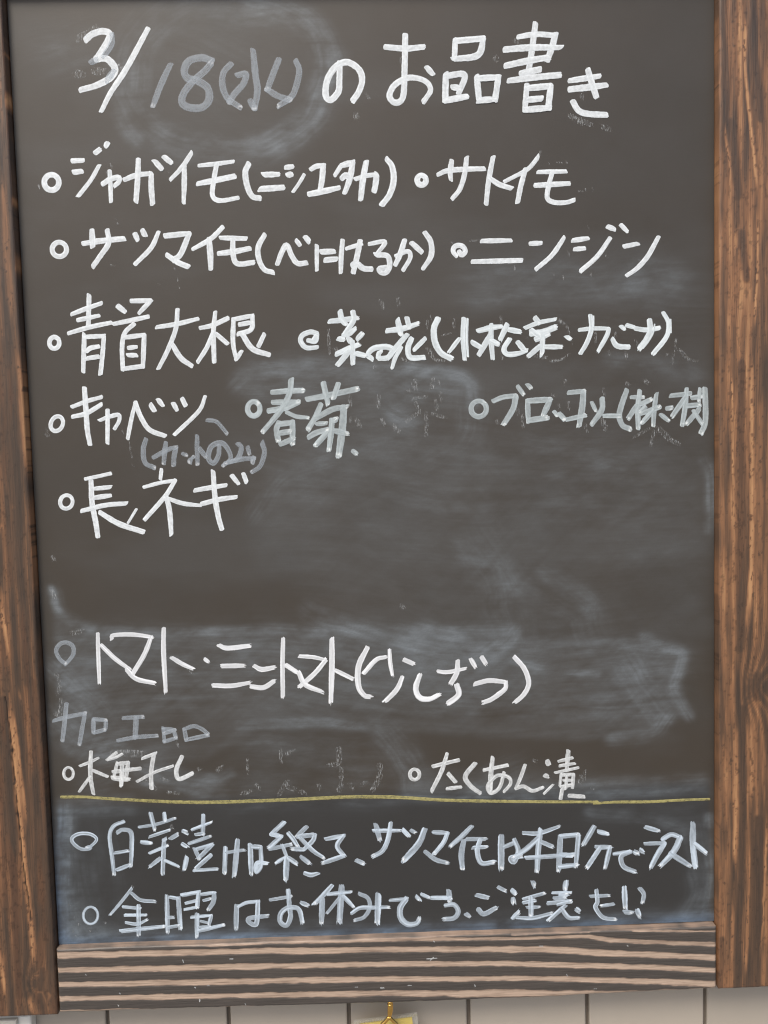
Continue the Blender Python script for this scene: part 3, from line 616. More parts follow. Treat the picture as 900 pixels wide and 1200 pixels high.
character|S2|4.37:207.7,108.3 196,97.9|4.21:196,97.9 204.9,95.5|4.21:204.9,95.5 193.2,85.4|3.89:193.9,84.2 213.5,87.7|3.57:205.4,87.5 209.1,76.4|5.2:209,75.6 207.5,55.5|3.57:205.8,75 199.1,70.9|4.22:210.7,75.2 217.8,69.9|4.22:227.8,103.4 218.6,95|4.21:211.4,98.1 215.3,92.9 219.2,86.1|4.22:220.3,94.9 234.9,96.1|4.22:234.9,95.6 233.1,90.6 224.7,82.5|4.22:224.7,82.5 214.2,83.8|4.22:221.8,93.5 232.8,81.4 242,74.6|4.22:222.1,75.9 229.2,69.8|3.91:224.8,60.7 230.5,58.8 237,60.2
character|S2|3.9:244.9,91.5 260.9,94.1|4.23:260.9,94.1 254.9,84.7 260.6,75.3|4.24:260.6,75.3 241.4,69.3
fullstop_mark|S2|4.24:271.9,70.6 278,67.5
character|S2|3.6:288.3,97.6 311.7,96.8|4.68:290.3,103.1 293.5,89.1|4.32:303.8,104.1 301.1,89.7 295.9,78.8 287.3,73.9
character|S2|4.33:315,97 319.7,91.8|3.61:322.2,96.7 325.8,94.4|5.78:334.3,96.8 328.6,84.1 315,69.1
character|S2|4.34:342.4,94.1 355,92.9|4.34:355,92.9 351.2,84.1 342.8,74.2|4.34:334.4,76.4 343.6,68.6 354.4,65
character|S2|4.71:376.8,98 367.6,89.1 358,81.1|5.07:369.7,85.3 367.2,72.3 367.9,58.9
character|S2|3.98:373,86.6 389.3,86|3.63:377.9,78.4 390.1,78.5|4.71:384.7,85.6 381.8,75.5 385.2,63.8 396.5,64.1
character|S2|5.81:403.8,87.7 403.3,58.2|4:406.4,77.9 415.5,81.3|4.54:415.6,84.5 419.1,74.1 415.2,63.4 412.2,67.4 421.7,68.7
character|S2|4.15:424.1,90.3 438.6,89.7 456.4,95|5.19:439.7,92.5 437.4,74.4 436.1,54.2|4.99:436.5,84.1 426,74.9 414.4,67.8|4.16:440.6,81.4 450.5,76.5|4.16:426.2,67 448.8,67.6 469.6,68.5
character|S2|5.2:457.7,85.4 455.9,54.5|4.58:458.4,86 474.4,86.9|4.58:474.4,86.3 471.6,57.1|4.59:458.1,68.9 468.6,67.5|4.59:457,57.6 472.6,58.8
character|S2|5:488.7,93.8 479.1,77.5|4.59:492.8,89 501.1,86.5|4.59:491,74.5 503.1,74.1|4.6:503.1,73.6 498.7,55.4|4.59:493.7,73.4 482,56
character|S2|3.76:506.8,67.5 521.9,69.1|4.6:521.9,69.1 513.5,65.1 515.5,55.4 525.9,50|4.61:526,68.5 528.5,67.3|4.61:531.3,70.4 533.4,68.6
character|S2|4.18:536.2,91.6 547.5,87.8|3.77:535.5,76 553.3,76|5.03:553.3,76 547,66 540.6,53.8
character|S2|4.61:551.7,79.7 559.6,83.7 568,80.6|5.87:568,80.6 561.7,67.5 550.1,55.1|5.04:558.5,66.2 576.3,53.7
character|S2|5.87:579.6,93 579.5,73.3 581.6,53.5|4.62:581.6,73.8 591.5,65.3
bullet_mark|S2|2.54:34.3,35.4 36.1,33.1 37.1,30.2 37,26.9 35.8,23.9 33.8,21.7 31.3,20.7 28.7,21 26.4,22.5 24.8,25 24.2,28.2 24.7,31.4 26.2,34.1 28.4,36 31,36.6 33.5,35.9 35.6,34
character|S2|3.06:68.7,52.2 58.8,40.2 48.4,28.6|3.4:68.5,47.8 75.9,41.3 88.6,39.4|3.06:60.3,35.4 75.5,33.4|3.06:61.6,27.7 80.3,27|3.06:62.1,20.6 72.3,18.9 81,22.5|4.09:57.5,12.8 76.3,14.3 96,15.7|4.08:73.9,36.1 73,8.6
character|S2|4.25:99.8,43.9 99.2,10.2|3.06:102.4,42.9 110,41.2|4.43:110,41.8 110.8,13.3|3.07:99.8,24 104.9,23.8|3.41:100.3,14.6 109.7,16|3.75:113.5,44.3 129,46.7|4.09:128.6,46.3 126.6,32.2|3.07:116.6,36.7 126.9,38.9|3.07:115.5,30.9 126.7,32.7|3.41:131.4,44.4 142.6,45.8|4.27:142.6,45.4 141.4,37 136.8,30|3.07:132.9,38.7 138.9,40.2|3.07:121.2,23.5 139.2,24.6|3.42:139.1,24.2 136.6,15.8|4.27:126.4,26 125.5,5.5|2.74:127.6,14 137.9,14.3|3.76:127.5,10.5 149.9,15.2|2.73:129.5,19.6 136.3,17.6
character|S2|4.62:162.2,32.6 160.9,11.2|3.42:163.9,31.6 171.2,34.9 181.6,35.7|4.28:181.6,35.7 180.7,22.9 179,14.1 173.6,16.1 173.3,20.2 189.6,21.7
character|S2|3.43:192.7,36.7 211.7,39.1|4.46:209.3,44.9 209.8,32.4 210.5,19.9 206.5,12.1 201.1,15.8 202.1,23.8 208.8,28.6 218.1,26.8 221.2,14.1|4.12:220.9,32.9 226,30.4
character|S2|4.47:248.9,47.8 240.9,39.2 232.9,31.5|5.16:239.9,34.8 238.4,13.4|3.78:245.2,39.9 265.9,41.2|5.84:257.8,46.6 254.8,13.7|3.1:255.1,36 243.8,22.2|4.13:258.9,37.6 267.6,27.5
character|S2|3.79:273.6,39.2 281.2,34.9 282.7,26 277.3,17.2 268.6,14.4|3.79:266.2,21.3 274.1,25.9 286.2,25.8 300,25.6|5.86:290.8,37.2 289.2,11.4
character|S2|3.42:301.3,31.9 316.8,32.6|5.29:316.1,32.6 310.4,24.3 310.9,14.6 317,8.7 324.8,9.2 327.3,13.2|3.73:325.4,34.6 328.2,31.3|3.73:330.2,36.4 337.1,32.9
character|S2|4.05:339.4,32.8 356.5,32.1|4.98:355.1,38.6 355.7,28.9|4.37:351.7,25.1 359.5,25.6 363.3,19 359.3,13 350.2,12.2
fullstop_mark|S2|4.37:370.6,16.2 373,14.2
character|S2|4.37:380.8,33.6 390.9,30.8|4.69:381.6,20.2 386.7,15.6 397.7,20.8|3.75:400.4,40.4 406.6,36.9|4.69:412.9,36.8 415.9,33.8
character|S2|4.69:413.6,29.1 414.1,25.2|4.17:432.1,44.2 433.4,40.5|3.48:423.2,28.4 442.4,33|3.48:423.1,24.8 433.6,26.7|3.13:426.5,20.2 437.8,20.3|4.87:430.1,29 429.9,12.9|4.53:413.3,10.8 418.6,16|3.83:417.7,11 431.6,10.1 449.1,13.9
character|S2|5.22:462.5,43 461.6,36.7|3.14:450.2,33.2 466.8,32.6|4.88:457.2,31.5 463.3,31.3|4.18:445.7,23.5 466.7,24.5|4.53:451.9,27.8 461.5,28.3|4.19:461.4,20.6 446.4,7.7|4.19:457.9,18 464.7,9.1 473.5,8.8|4.89:471.8,16.9 474.4,14.7|3.14:454.4,21.8 466.7,24.9
character|S2|3.49:485,28.3 501.6,28.5|4.19:490.3,33.8 491.1,23 489.3,17.7 496.2,8 507.6,5.8|3.5:505.9,20.2 494.6,18.9
exclamation_mark|S2|5.25:516,35.5 516.9,15.7|4.56:516.4,12.1 522.5,11.3
exclamation_mark|S2|4.2:530.5,34 534,28.5 532.7,20.4|4.91:527.8,13.4 529.9,7.9
ruled_line|Y|3.02:10.3,139 31.5,138.2 54.1,135.8 107.1,131.1 145.1,129.3 183.3,129.1 221.6,129.3 260,129.8 283,129.4 313.8,127.5 352.3,123.7 388.7,121.5 445.3,118.7 492,116.9
ruled_line|Y|2.65:488.9,115.5 507.6,116 538.9,115.2 570.2,115.7 594.5,115.6
"""
FLECKS = """3.97:303.2,487.7 302.2,475.9|3.19:305.3,467.3 307.8,462.6|5.32:316.4,461 319.6,456.3|3.18:327.2,493.7 329.8,491.7|4.77:334.7,499.5 335.8,492.9|3.45:351.3,501 349.8,493.2|3.19:355.9,498.3 357.2,496.9|3.19:333,484.4 345,486.1|3.19:357.7,489 357.5,482.4|3.19:335.5,480.4 339.3,472.3|3.19:352.9,482.6 354,474.6|3.46:344.6,472.2 344.2,452.4|3.19:327.2,465.4 336.6,471.1|3.19:349.9,470.8 361.8,467.1|4.51:283.4,467.8 286.5,460.5|3.97:277.4,489.7 278.5,480.5|2.12:278.2,469.9 277.9,462|2.35:565.4,531.1 564.5,521.3|3.69:567.9,521.2 576.3,512.8|2.35:562.9,518 562,509.8|2.35:557.8,518.1 556.1,516.5|2.33:462,549.1 469.4,543.2 473.4,528.3|2:454,514 464.1,515.4 471.6,520.2|2.34:520.9,520.7 521.7,514.9|2.34:511.9,538.9 511.9,534|2.34:529.4,530.3 532.7,523.7|2.34:494.3,537.7 494.6,529.5|2.34:505.9,521.8 506.7,519.3|2.35:576.3,512.8 584.7,510.9|4.03:537.7,495.3 539.7,493.2|4.03:521.6,493 523.6,492.3|4.86:551,451.8 560.4,442.2|4.06:560.4,442.2 567.2,439.3|3.24:545.6,450.6 542.8,438.6|2.97:541.5,453.4 528,445.7|4.05:549,454.5 549.6,450.5|2.68:500.8,488.9 502,483.6|4.57:499.8,462.4 502.5,454.4|2.94:467.5,497 466.1,493.1|2.94:455.3,485.4 458.6,484|2.95:460.6,476.7 461.9,473.3|2.94:429,468.2 429.5,457.6|2.94:425,473.6 425.4,468.3|2.95:470,477.8 470.2,472.4|2.94:406.8,463.4 407.4,460.8|2.96:484.5,457.5 485.8,452.1|4.06:150,157.9 154,160.9|3.05:206.6,175.4 207.5,163.7|4.07:212.8,171.3 218,173.7|5.1:258.8,174.9 258.4,161.9 250.7,159.5|4.6:260.8,156.5 260.3,140.8 257.6,135.7|5.63:295.4,157.9 295.1,147.5 288.3,135.9|4.08:212,146.5 203.9,133.7|5.1:211.8,141.3 218.1,138.4|4.07:170.8,136.2 178.5,138|4.08:223.1,136.4 228.1,134.1|4.09:268,141.9 270.5,137.8|4.1:278.2,140.2 283.4,142.6|2.54:177.1,167.4 176.6,154.3|4.07:183.8,143.6 186.3,140.9|4.09:239.9,141.6 241.1,138.9|3.54:84.4,151.5 93,146.6|3.54:89.6,148.6 94.6,142.9|3.54:100.4,152.8 103.9,150.8|3.54:105.2,139.8 114,138.6|3.54:132.6,159.8 134.4,160.7|3.55:150.4,159.2 153.1,160.9|4.55:15,227.3 13.6,216.5|3.5:8.2,214 12.7,216.6|3.5:10.7,212.1 11.9,216.6|2.66:261.4,545.9 261.5,525.4|2.67:267.6,529.7 268.9,523.8|3.55:307.2,569.7 309.3,563.9|3.55:322.1,570.9 322.7,565.8|2.98:346.3,527.9 352,518.9 356.5,517.3|2.67:347.6,551.3 346.7,545.5|2.68:323.7,519.6 334.1,515.6|2.68:301.3,513.5 299.7,512|1.78:263.1,529.8 267.5,528.2|2.68:314.7,515.4 315.3,510.9|2.65:348.9,527.6 354,517.6 360.6,516.8|2.65:411.7,553.5 411.9,548.3|2.65:370.6,551.9 370.8,545.3|2.66:463.5,549.8 464.1,547.1|2.66:411.3,527.4 412.4,516.9|2.67:456.4,513.9 465.1,515.6|1.59:359.7,538.4 367.7,540.2|4:441.8,518.8 449.7,517.3|1.32:349.6,556.2 350.8,552.3|2.66:434,534.7 435.3,533.4|6.18:58.5,792.6 74.3,800.9|6.19:54.6,762.5 60.1,763.6|3.57:55.9,766 59.4,764.8|6.2:70.2,765.8 79.8,765.6|6.2:89.4,767.8 94.2,768.9|1.51:448.4,693.6 447.4,689.9|1.51:453.9,683.1 455.4,682.3|1.51:462.4,683.6 467.1,682.8|1.51:470,684.6 470.9,682.7|1.52:480.1,658.7 484.3,659|1.52:486.8,660.8 487.7,658.9|1.52:492.5,661.6 493.4,658.8|3.73:475.6,137.3 476.6,135.1|3.73:480.9,145.5 480.2,137.1|2.49:486.9,130.1 488.4,129.2|3.72:434.5,157.7 436.5,156.6|3.73:476.7,141.4 477.7,140.3|1.54:80.4,689.2 82.1,685.4|1.54:76.8,682.7 78.2,679.8|1.54:66.1,683.8 66.3,676.3|1.54:82,643.3 83.3,642.5|1.53:19,673.4 19.8,669.6|1.54:129.2,682.7 130.3,680.8|4.59:473.8,723 483.8,715.9|4.59:482.4,718.7 492.4,714.4|4.6:501,712.9 508.1,710.5|2.83:299.1,743.8 301.8,739.7|4.52:329.5,770.7 331.4,768.5|4.55:410.3,772.2 411.7,770|4.58:484,739.5 485.4,736.7|4.53:290.1,727.5 291.4,722|4.55:427.6,785.6 430.4,784.2|1.46:83.7,639.8 84.9,638.3|1.47:76.3,604.5 79.5,604|1.47:130.3,601.5 131.5,599.4|1.48:132.7,594.2 133.2,590|1.48:133.8,585.4 134.6,583.7|1.48:116.6,588.2 117.6,587.2|1.69:13.3,461.8 14.7,459.9|1.7:87.2,433.4 88.6,432.2|3.37:15,466.5 15.7,460.8|1.13:78.8,464.9 80.9,460.5|1.7:84.9,453.9 87,439.1|1.61:385.7,618.6 393.8,619.4|1.62:488.6,629.4 489.3,627.2|1.63:490.5,589.8 491.2,585.2|1.63:503.9,604.3 505.3,602|1.62:471,608.3 472.1,603.8|1.63:532.5,600.3 534.8,597.9|1.62:423.4,596.9 424.5,593.4|1.63:466.1,588 466.8,584.6|1.61:369.5,617.2 371.9,617.6|1.62:458,591.6 458.5,588.2|1.95:26,34.8 27.1,33.2|1.95:15.8,27.1 16.6,26.2|1.95:19.4,20.8 20.6,20|1.95:13.3,14.9 14.4,14.1|1.95:17,10.7 17.7,9.8|1.95:28.9,14.3 29.6,13.5|1.95:42.9,21.9 43.7,20.6|1.61:68.8,54.5 69.8,53.5|1.61:11.6,39.7 12.4,38.8|2.01:127.4,251.8 132.2,246.5|2.02:114.5,185.2 116.3,181.2|4.45:11.2,326.6 13.8,318.9|4.44:14.2,355.1 14.8,352.1|4.48:27.7,286.6 35.3,287.9|4.55:318.2,302 320.5,300.4|4.49:11.6,250.4 14.2,242.7|4.49:14,238.8 12.2,233.5|4.57:106.1,108.7 107.5,105.5"""
SPLASHES = """1.89:290.5,-45.3 293.6,-45.5|1.35:267.4,-43.6 269.7,-43.6|1.35:315.3,-44 318.4,-44.1|1.35:127.2,-48.8 127.1,-51.2|1.35:55.8,-40.1 56.5,-41|1.35:53.8,-51.2 54.5,-52.1|1.35:167.7,-54.6 168.4,-56.2|1.35:123.1,-37.4 123.9,-38.2|1.35:134.6,-36.3 136.2,-36.4|1.35:113.5,-11.4 114.2,-13.9|1.35:155.5,-12.4 158.5,-12.5|1.35:435.4,-12 438.5,-12.1|1.35:339.5,-3.2 340.2,-4.1|1.35:332.9,-19.8 342.2,-19.4|1.35:335.9,-21.5 339.1,-18.4|1.35:460,-39.6 460.7,-41.3|1.35:484.8,-54.4 487.2,-54.5|1.35:375.8,-45.7 376.5,-47.4|1.35:515.7,-14.5 516.4,-15.3|1.35:26.3,-21.3 27,-22.1"""

# ------------------------------------------------------------------ ground and tiled wall
def plain(name, col, rough=0.6, scale=60, amount=0.15, bump_s=0.1, vary=0.0, spec=0.5, metal=0.0):
    m, n, l, p = new_mat(name)
    tc = n.new("ShaderNodeTexCoord").outputs["Object"]
    a = noise(n, l, tc, scale, 5); b = noise(n, l, tc, scale * 14, 2)
    f = math_node(n, l, 'ADD', math_node(n, l, 'MULTIPLY', a, 0.6), math_node(n, l, 'MULTIPLY', b, 0.4))
    c = mixrgb(n, l, f, tuple(v * (1 - amount) for v in col), tuple(min(1, v * (1 + amount)) for v in col))
    if vary:
        oi = n.new("ShaderNodeObjectInfo")
        c = mixrgb(n, l, math_node(n, l, 'MULTIPLY', oi.outputs["Random"], vary), c, tuple(v * 0.8 for v in col))
    l.new(c, p.inputs["Base Color"])
    p.inputs["Roughness"].default_value = rough; p.inputs["Metallic"].default_value = metal
    p.inputs["Specular IOR Level"].default_value = spec
    bump(n, l, b, bump_s, 0.0006, p)
    return m
paving_mat = plain("grey_paving", (0.22, 0.21, 0.20), 0.85, 3, 0.2)
grout_mat = plain("brown_grout", (0.15, 0.125, 0.10), 0.9, 90, 0.25, 0.3)
tile_mat = plain("beige_glazed_tile", (0.44, 0.395, 0.335), 0.5, 45, 0.07, 0.08, 0.35)
cream_mat = plain("cream_plastic", (0.62, 0.60, 0.53), 0.45, 30, 0.05)
white_mat = plain("white_plastic", (0.80, 0.79, 0.74), 0.4, 30, 0.04)
backing_mat = plain("gap_shade_backing", (0.02, 0.017, 0.015), 0.9)  # near-black colour stands in for the shade in the gaps beside the panel

g = link("ground", mesh_from("ground", [(-60, -120, 0), (60, -120, 0), (60, 3, 0), (-60, 3, 0)], [(0, 1, 2, 3)]), mat=paving_mat)
tag(g, kind="structure")

def box_mesh(name, x0, x1, y0, y1, z0, z1, bev=0.0):
    """axis box, front side is y0; bevelled front edges"""
    if bev <= 0:
        v = [(x0, y0, z0), (x1, y0, z0), (x1, y1, z0), (x0, y1, z0), (x0, y0, z1), (x1, y0, z1), (x1, y1, z1), (x0, y1, z1)]
        f = [(0, 1, 5, 4), (1, 2, 6, 5), (2, 3, 7, 6), (3, 0, 4, 7), (4, 5, 6, 7), (3, 2, 1, 0)]
        return mesh_from(name, v, f)
    rings = [(bev, 0.0), (bev * 0.3, bev * 0.3), (0.0, bev)]
    v = []; f = []
    for ins, dy in rings + [(0.0, None)]:
        yy = y1 if dy is None else y0 + dy
        v += [(x0 + ins, yy, z0 + ins), (x1 - ins, yy, z0 + ins), (x1 - ins, yy, z1 - ins), (x0 + ins, yy, z1 - ins)]
    f.append((0, 1, 2, 3))
    for r in range(3):
        for k in range(4):
            a = r * 4 + k; b = r * 4 + (k + 1) % 4
            f.append((a, a + 4, b + 4, b))
    f.append((15, 14, 13, 12))
    return mesh_from(name, v, f)

PITCH = 0.1136
TH = 0.2275
wall = link("tiled_wall", box_mesh("wall_backing", -11.5 * PITCH, 11.5 * PITCH, 0.0035, 0.12, 0.0, 12 * TH), mat=grout_mat)
tag(wall, "beige wall of upright rectangular tiles with dark joints behind the menu board", "wall")
tile_me = box_mesh("tile", -PITCH / 2 + 0.0017, PITCH / 2 - 0.0017, 0.0, 0.0085, -TH / 2 + 0.0017, TH / 2 - 0.0017, 0.0014)
tile_me.materials.append(tile_mat)
# joints stand at board x = 29.7 + 113.6 k mm
for i in range(-11, 11):
    for k in range(12):
        x = 0.0297 - 0.3 + 0.003 + (i + 0.5 + 2) * PITCH
        if abs(x) > 11.4 * PITCH: continue
        t = link("tile", tile_me, wall)
        t.location = (x, random.uniform(-0.0003, 0.0003), (k + 0.5) * TH)
        t.rotation_euler = (random.uniform(-.002, .002), random.uniform(-.001, .001), random.uniform(-.003, .003))

# ------------------------------------------------------------------ the sign
root = empty("chalkboard_sign", (0, 0, BOARD_Z))
tag(root, "black menu board in a burnt wood frame, handwritten with white marker in Japanese", "menu board")
def bp(a, b, dep):      # millimetres on the panel -> sign space
    return (a * MM - PANEL_W / 2, PANEL_Y - dep * MM, b * MM)

def wood_member(name, x0, x1, z0, z1, front, back, mat, feats, dark, along, base=0.12, mottle=0.25, edge_fn=None, rust=0.0, seed=0.0, step=0.9, knots_at=()):
    """a plank (mm on the panel plane) whose front carries the traced grain as relief and colour"""
    nx = max(8, int((x1 - x0) / step)); nz = max(8, int((z1 - z0) / step))
    X, Z = np.meshgrid(np.linspace(x0, x1, nx), np.linspace(z0, z1, nz))
    if along == 'z':
        warp = (fbm(X * 0.04 + seed, Z * 0.010) - .5) * 3.0 + (fbm(X * 0.35, Z * 0.10 + seed, 3) - .5) * 1.5
        Xw, Zw = X + warp, Z
        mot = fbm(X * 0.13 + warp * .1 + seed, Z * 0.014, 4); fine = fbm(X * 0.9 + seed, Z * 0.05, 3)
        fleck = fbm(X * 0.6 + 9, Z * 0.3 + seed, 3)
    else:
        warp = (fbm(X * 0.02 + seed, Z * 0.05) - .5) * 1.0 + (fbm(X * 0.1, Z * 0.35 + seed) - .5) * 1.8
        Xw, Zw = X, Z + warp
        mot = fbm(X * 0.03 + seed, Z * 0.22, 4); fine = fbm(X * 0.06 + seed, Z * 0.9, 3)
        fleck = fbm(X * 0.15 + 9, Z * 0.5 + seed, 4)
    tan = base + mottle * (mot - 0.5) * 1.6
    if along == 'z':
        # growth rings: nearly straight lines that part round the knots
        ph = X / 9.0 + 1.9 * fbm(X * 0.015 + seed, Z * 0.0035 + seed, 3) + 0.25 * fbm(X * 0.2, Z * 0.03 + seed, 3)
        for kx, kz, kw, kh, ks in knots_at:
            q = np.hypot((X - kx) / kw, (Z - kz) / kh)
            ph = ph + ks * np.exp(-q ** 1.4)
            tan = tan * (1 - 0.6 * np.exp(-(q * 2.2) ** 2))
        ring = 0.5 + 0.5 * np.sin(2 * math.pi * ph)
        tan = tan + RING * (ring ** 1.4 - 0.38) + 0.07 * np.sin(2 * math.pi * ph * 4.7) * (0.4 + ring)
    if along == 'z':
        # soft burnt blotches eat into the pale bands
        for fi, (w, amp, pts) in enumerate(feats):
            d = polydist(Xw, Zw, pts)
            ww = w * (0.55 + 0.95 * fbm(Z * 0.025 + fi * 3.7, Z * 0 + seed, 3))
            v = amp * (0.72 + 0.45 * fbm(Z * 0.011 + fi * 9.1, X * 0.1 + seed, 3)) * (1 - sstep(ww * 0.12, ww * 0.8 + 1.1, d))
            zl, zh = min(p[1] for p in pts), max(p[1] for p in pts)
            tp = min(35.0, (zh - zl) * 0.45) + 1
            jz = (fbm(X * 0.25 + fi, Z * 0.02, 3) - .5) * tp * 1.2
            v = v * sstep(zl - 2, zl + tp, Z + jz) * (1 - sstep(zh - tp, zh + 2, Z + jz))
            v = v * (0.72 + 0.45 * fine) * (1 - ROUGH_BURN * sstep(0.58, 0.74, fleck + 0.3 * (mot - .5)))
            tan = np.maximum(tan, v)
    else:
        for w, amp, pts in feats:
            d = polydist(Xw, Zw, pts)
            ww = w * (0.78 + 0.42 * fbm(X * 0.02 + w * 31, Z * 0 + amp * 7, 3))
            v = amp * (1 - sstep(ww * 0.26, ww * 0.58 + 0.3, d)) * (0.62 + 0.62 * fine) * (0.75 + 0.4 * mot)
            tan = np.maximum(tan, v)
    crack = np.zeros_like(tan)
    for w, amp, pts in dark:
        d = polydist(Xw, Zw, pts)
        s = 1 - sstep(w * 0.2, w * 0.55 + 0.2, d)
        if w < 3: crack = np.maximum(crack, amp * s)
        else: tan = tan * (1 - 0.85 * amp * s)
    chips = sstep(0.64, 0.78, fleck + 0.35 * (mot - .5)) * 0.40 * (along == 'z')
    rel = (0.5 - tan) * 0.55 + (fine - 0.5) * 0.35 - crack * 1.0
    Y = front + rel
    # eased edges
    u = np.minimum(np.minimum(X - x0, x1 - X), np.minimum(Z - z0, z1 - Z))
    Y = Y - 1.3 * (1 - np.clip(u / 1.8, 0, 1)) ** 2
    if edge_fn is not None:
        X, Z = edge_fn(X, Z)
    P = np.stack([X * MM - PANEL_W / 2, PANEL_Y - Y * MM, Z * MM], -1)
    r, c = X.shape
    border = np.concatenate([np.arange(c), np.arange(1, r) * c + c - 1, (r - 1) * c + np.arange(c - 2, -1, -1), np.arange(r - 2, 0, -1) * c])
    Vb = P.reshape(-1, 3)[border].copy(); Vb[:, 1] = PANEL_Y - back * MM
    nb = len(border); off = r * c
    F = np.array([[border[i], off + i, off + (i + 1) % nb, border[(i + 1) % nb]] for i in range(nb)])
    me = grid_mesh(name, P, F, Vb)
    # back face
    rgba = np.zeros((off + nb, 4))
    rgba[:off, 0] = np.clip(tan, 0, 1).ravel(); rgba[off:, 0] = np.clip(tan, 0, 1).ravel()[border]
    if name == 'bottom_rail':
        ub = Vb[:, 2] > 0.0019
        pale = 0.62 + 0.5 * (fbm(Vb[:, 0] * 40 + 3, Vb[:, 0] * 0, 4) - .5)
        rgba[off:, 0] = np.where(ub, pale, rgba[off:, 0])
        top_rows = sstep(0.4, 1.9, Z)
        tan = tan * (1 - top_rows) + top_rows * (0.5 + 0.5 * (fbm(X * 0.05, Z * 0 + 2, 4) - .5))
        rgba[:off, 0] = np.clip(tan, 0, 1).ravel()
    rg = rust * sstep(0.5, 0.66, mot) * (1 - np.clip(tan, 0, 1))
    rgba[:off, 1] = np.clip(rg, 0, 1).ravel()
    rgba[:off, 2] = np.clip(crack + chips, 0, 1).ravel()
    rgba[:, 3] = 1
    set_color(me, "grain", rgba)
    o = link(name, me, root, mat)
    return o
ROUGH_BURN = 0.45
RING = 0.26

LEFT_W, RIGHT_W = 78.0, 78.0
wood_member("frame_stile", -LEFT_W, -0.3, -58.2, 905, 8.0, -21.5, stile_wood, LEFT_GRAIN, LEFT_DARK, 'z', base=0.19, mottle=0.42, rust=0.25, seed=3.3, knots_at=[(-20, -28, 8, 14, 1.7), (-62, 335, 8, 22, 2.0)])
wood_member("frame_stile", 599.6, 600 + RIGHT_W, -59.5, 905, 8.3, -21.5, stile_wood, RIGHT_GRAIN, RIGHT_DARK, 'z', base=0.40, mottle=0.75, rust=0.2, seed=41.7, knots_at=[(640, 220, 16, 20, 2.6), (652, 560, 10, 26, 1.5)])
def rail_edge(X, Z):
    # lower rail: its upper edge dips a little to the right and its lower edge is worn
    t = (Z + 58) / 60.0
    top = np.interp(X, [0, 600], [2.6, -0.6]) + (fbm(X * 0.03, X * 0 + 3.0, 3) - .5) * 1.0
    bot = np.interp(X, [0, 80, 300, 460, 520, 600], [-56.4, -57.2, -60.0, -60.9, -59.8, -59.4]) + (fbm(X * 0.08, X * 0 + 8.0, 4) - .5) * 1.2
    return X, bot + (top - bot) * np.clip(t, 0, 1)
wood_member("bottom_rail", 1.3, 597.9, -58, 2, 7.4, -21.5, rail_wood, RAIL_GRAIN, [], 'x', base=0.10, mottle=0.20, edge_fn=None, seed=11.0, step=0.8)
br = [o for o in root.children if o.name.startswith("bottom_rail")][0]
co = np.zeros(len(br.data.vertices) * 3, np.float32); br.data.vertices.foreach_get("co", co); co = co.reshape(-1, 3)
xm = (co[:, 0] + PANEL_W / 2) / MM; zm = co[:, 2] / MM
x2, z2 = rail_edge(xm, zm)
w_top = np.clip((zm + 58) / 60, 0, 1)
# only the two edges follow the worn outline, the grain between stays where it grew
zt = np.where(zm > -8, zm + (z2 - zm) * sstep(-8, 2, zm), np.where(zm < -50, zm + (z2 - zm) * sstep(-50, -58, zm), zm))
co[:, 2] = zt * MM
br.data.vertices.foreach_set("co", co.ravel()); br.data.update()
wood_member("top_rail", 0.2, 599.4, 829.2, 903, 7.6, -21.5, rail_wood, [(6, .9, [(0, 840 + 14 * k), (300, 843 + 14 * k), (600, 839 + 14 * k)]) for k in range(4)], [], 'x', base=0.1, mottle=0.2, seed=23.0, step=1.6)
bk = link("backing_board", box_mesh("backing_board", -0.31, 0.31, PANEL_Y + 0.004, -0.0006, -0.03, 0.85), root, backing_mat)  # added behind the panel, dark so the gaps at its sides read as shadow

# the writing surface, with the paint that was wiped over it but never washed off
nx, nz = 560, 770
X, Z = np.meshgrid(np.linspace(0.9, 599.1, nx), np.linspace(0.4, 829, nz))
clear = np.ones_like(X); blue = np.zeros_like(X)
wx = (fbm(X * 0.02, Z * 0.02, 3) - .5) * 26; wz = (fbm(X * 0.02 + 50, Z * 0.02 + 9, 3) - .5) * 18
for si, (r_, amp, pts) in enumerate(SMUDGES):
    k = 0.6 if r_ > 9 else 0.25
    if pts[0][1] < 22 and r_ < 12 and amp > .2 : k = 0.1
    if pts[0][0] < 12: k = min(k, 0.2)
    cpts = [tuple(p) for p in catmull(pts)]
    pa = np.array(cpts); m_ = 2.2 * r_ + 30 * k + 6
    c0, c1 = np.clip(((pa[:, 0].min() - m_) / 600 * nx, (pa[:, 0].max() + m_) / 600 * nx + 1), 0, nx).astype(int)
    r0, r1 = np.clip(((pa[:, 1].min() - m_) / 829 * nz, (pa[:, 1].max() + m_) / 829 * nz + 1), 0, nz).astype(int)
    W_ = (slice(r0, r1), slice(c0, c1))
    d, sd, al = polyframe(X[W_] + wx[W_] * k, Z[W_] + wz[W_] * k, cpts[::2] + cpts[-1:])
    # the cloth leaves streaks along its own path and a crisper outer rim
    hair = fbm(sd * 0.55 + si * 7, al * 0.012 + si, 4)
    lump = fbm(al * 0.05 + si * 3, sd * 0.09 + 5, 4)
    prof = np.exp(-np.abs(d / (r_ * 1.05)) ** 2.6)
    rim = np.exp(-((sd - r_ * 0.75) / (1.2 + r_ * 0.12)) ** 2) * 0.5
    s = amp * 0.95 * (prof * (0.15 + 1.1 * hair) * np.clip(1.9 * lump - 0.15, 0.1, 1.5) + rim * np.clip(3 * lump - 1.2, 0, 1) * prof)
    clear[W_] *= 1 - np.clip(s, 0, 0.9)
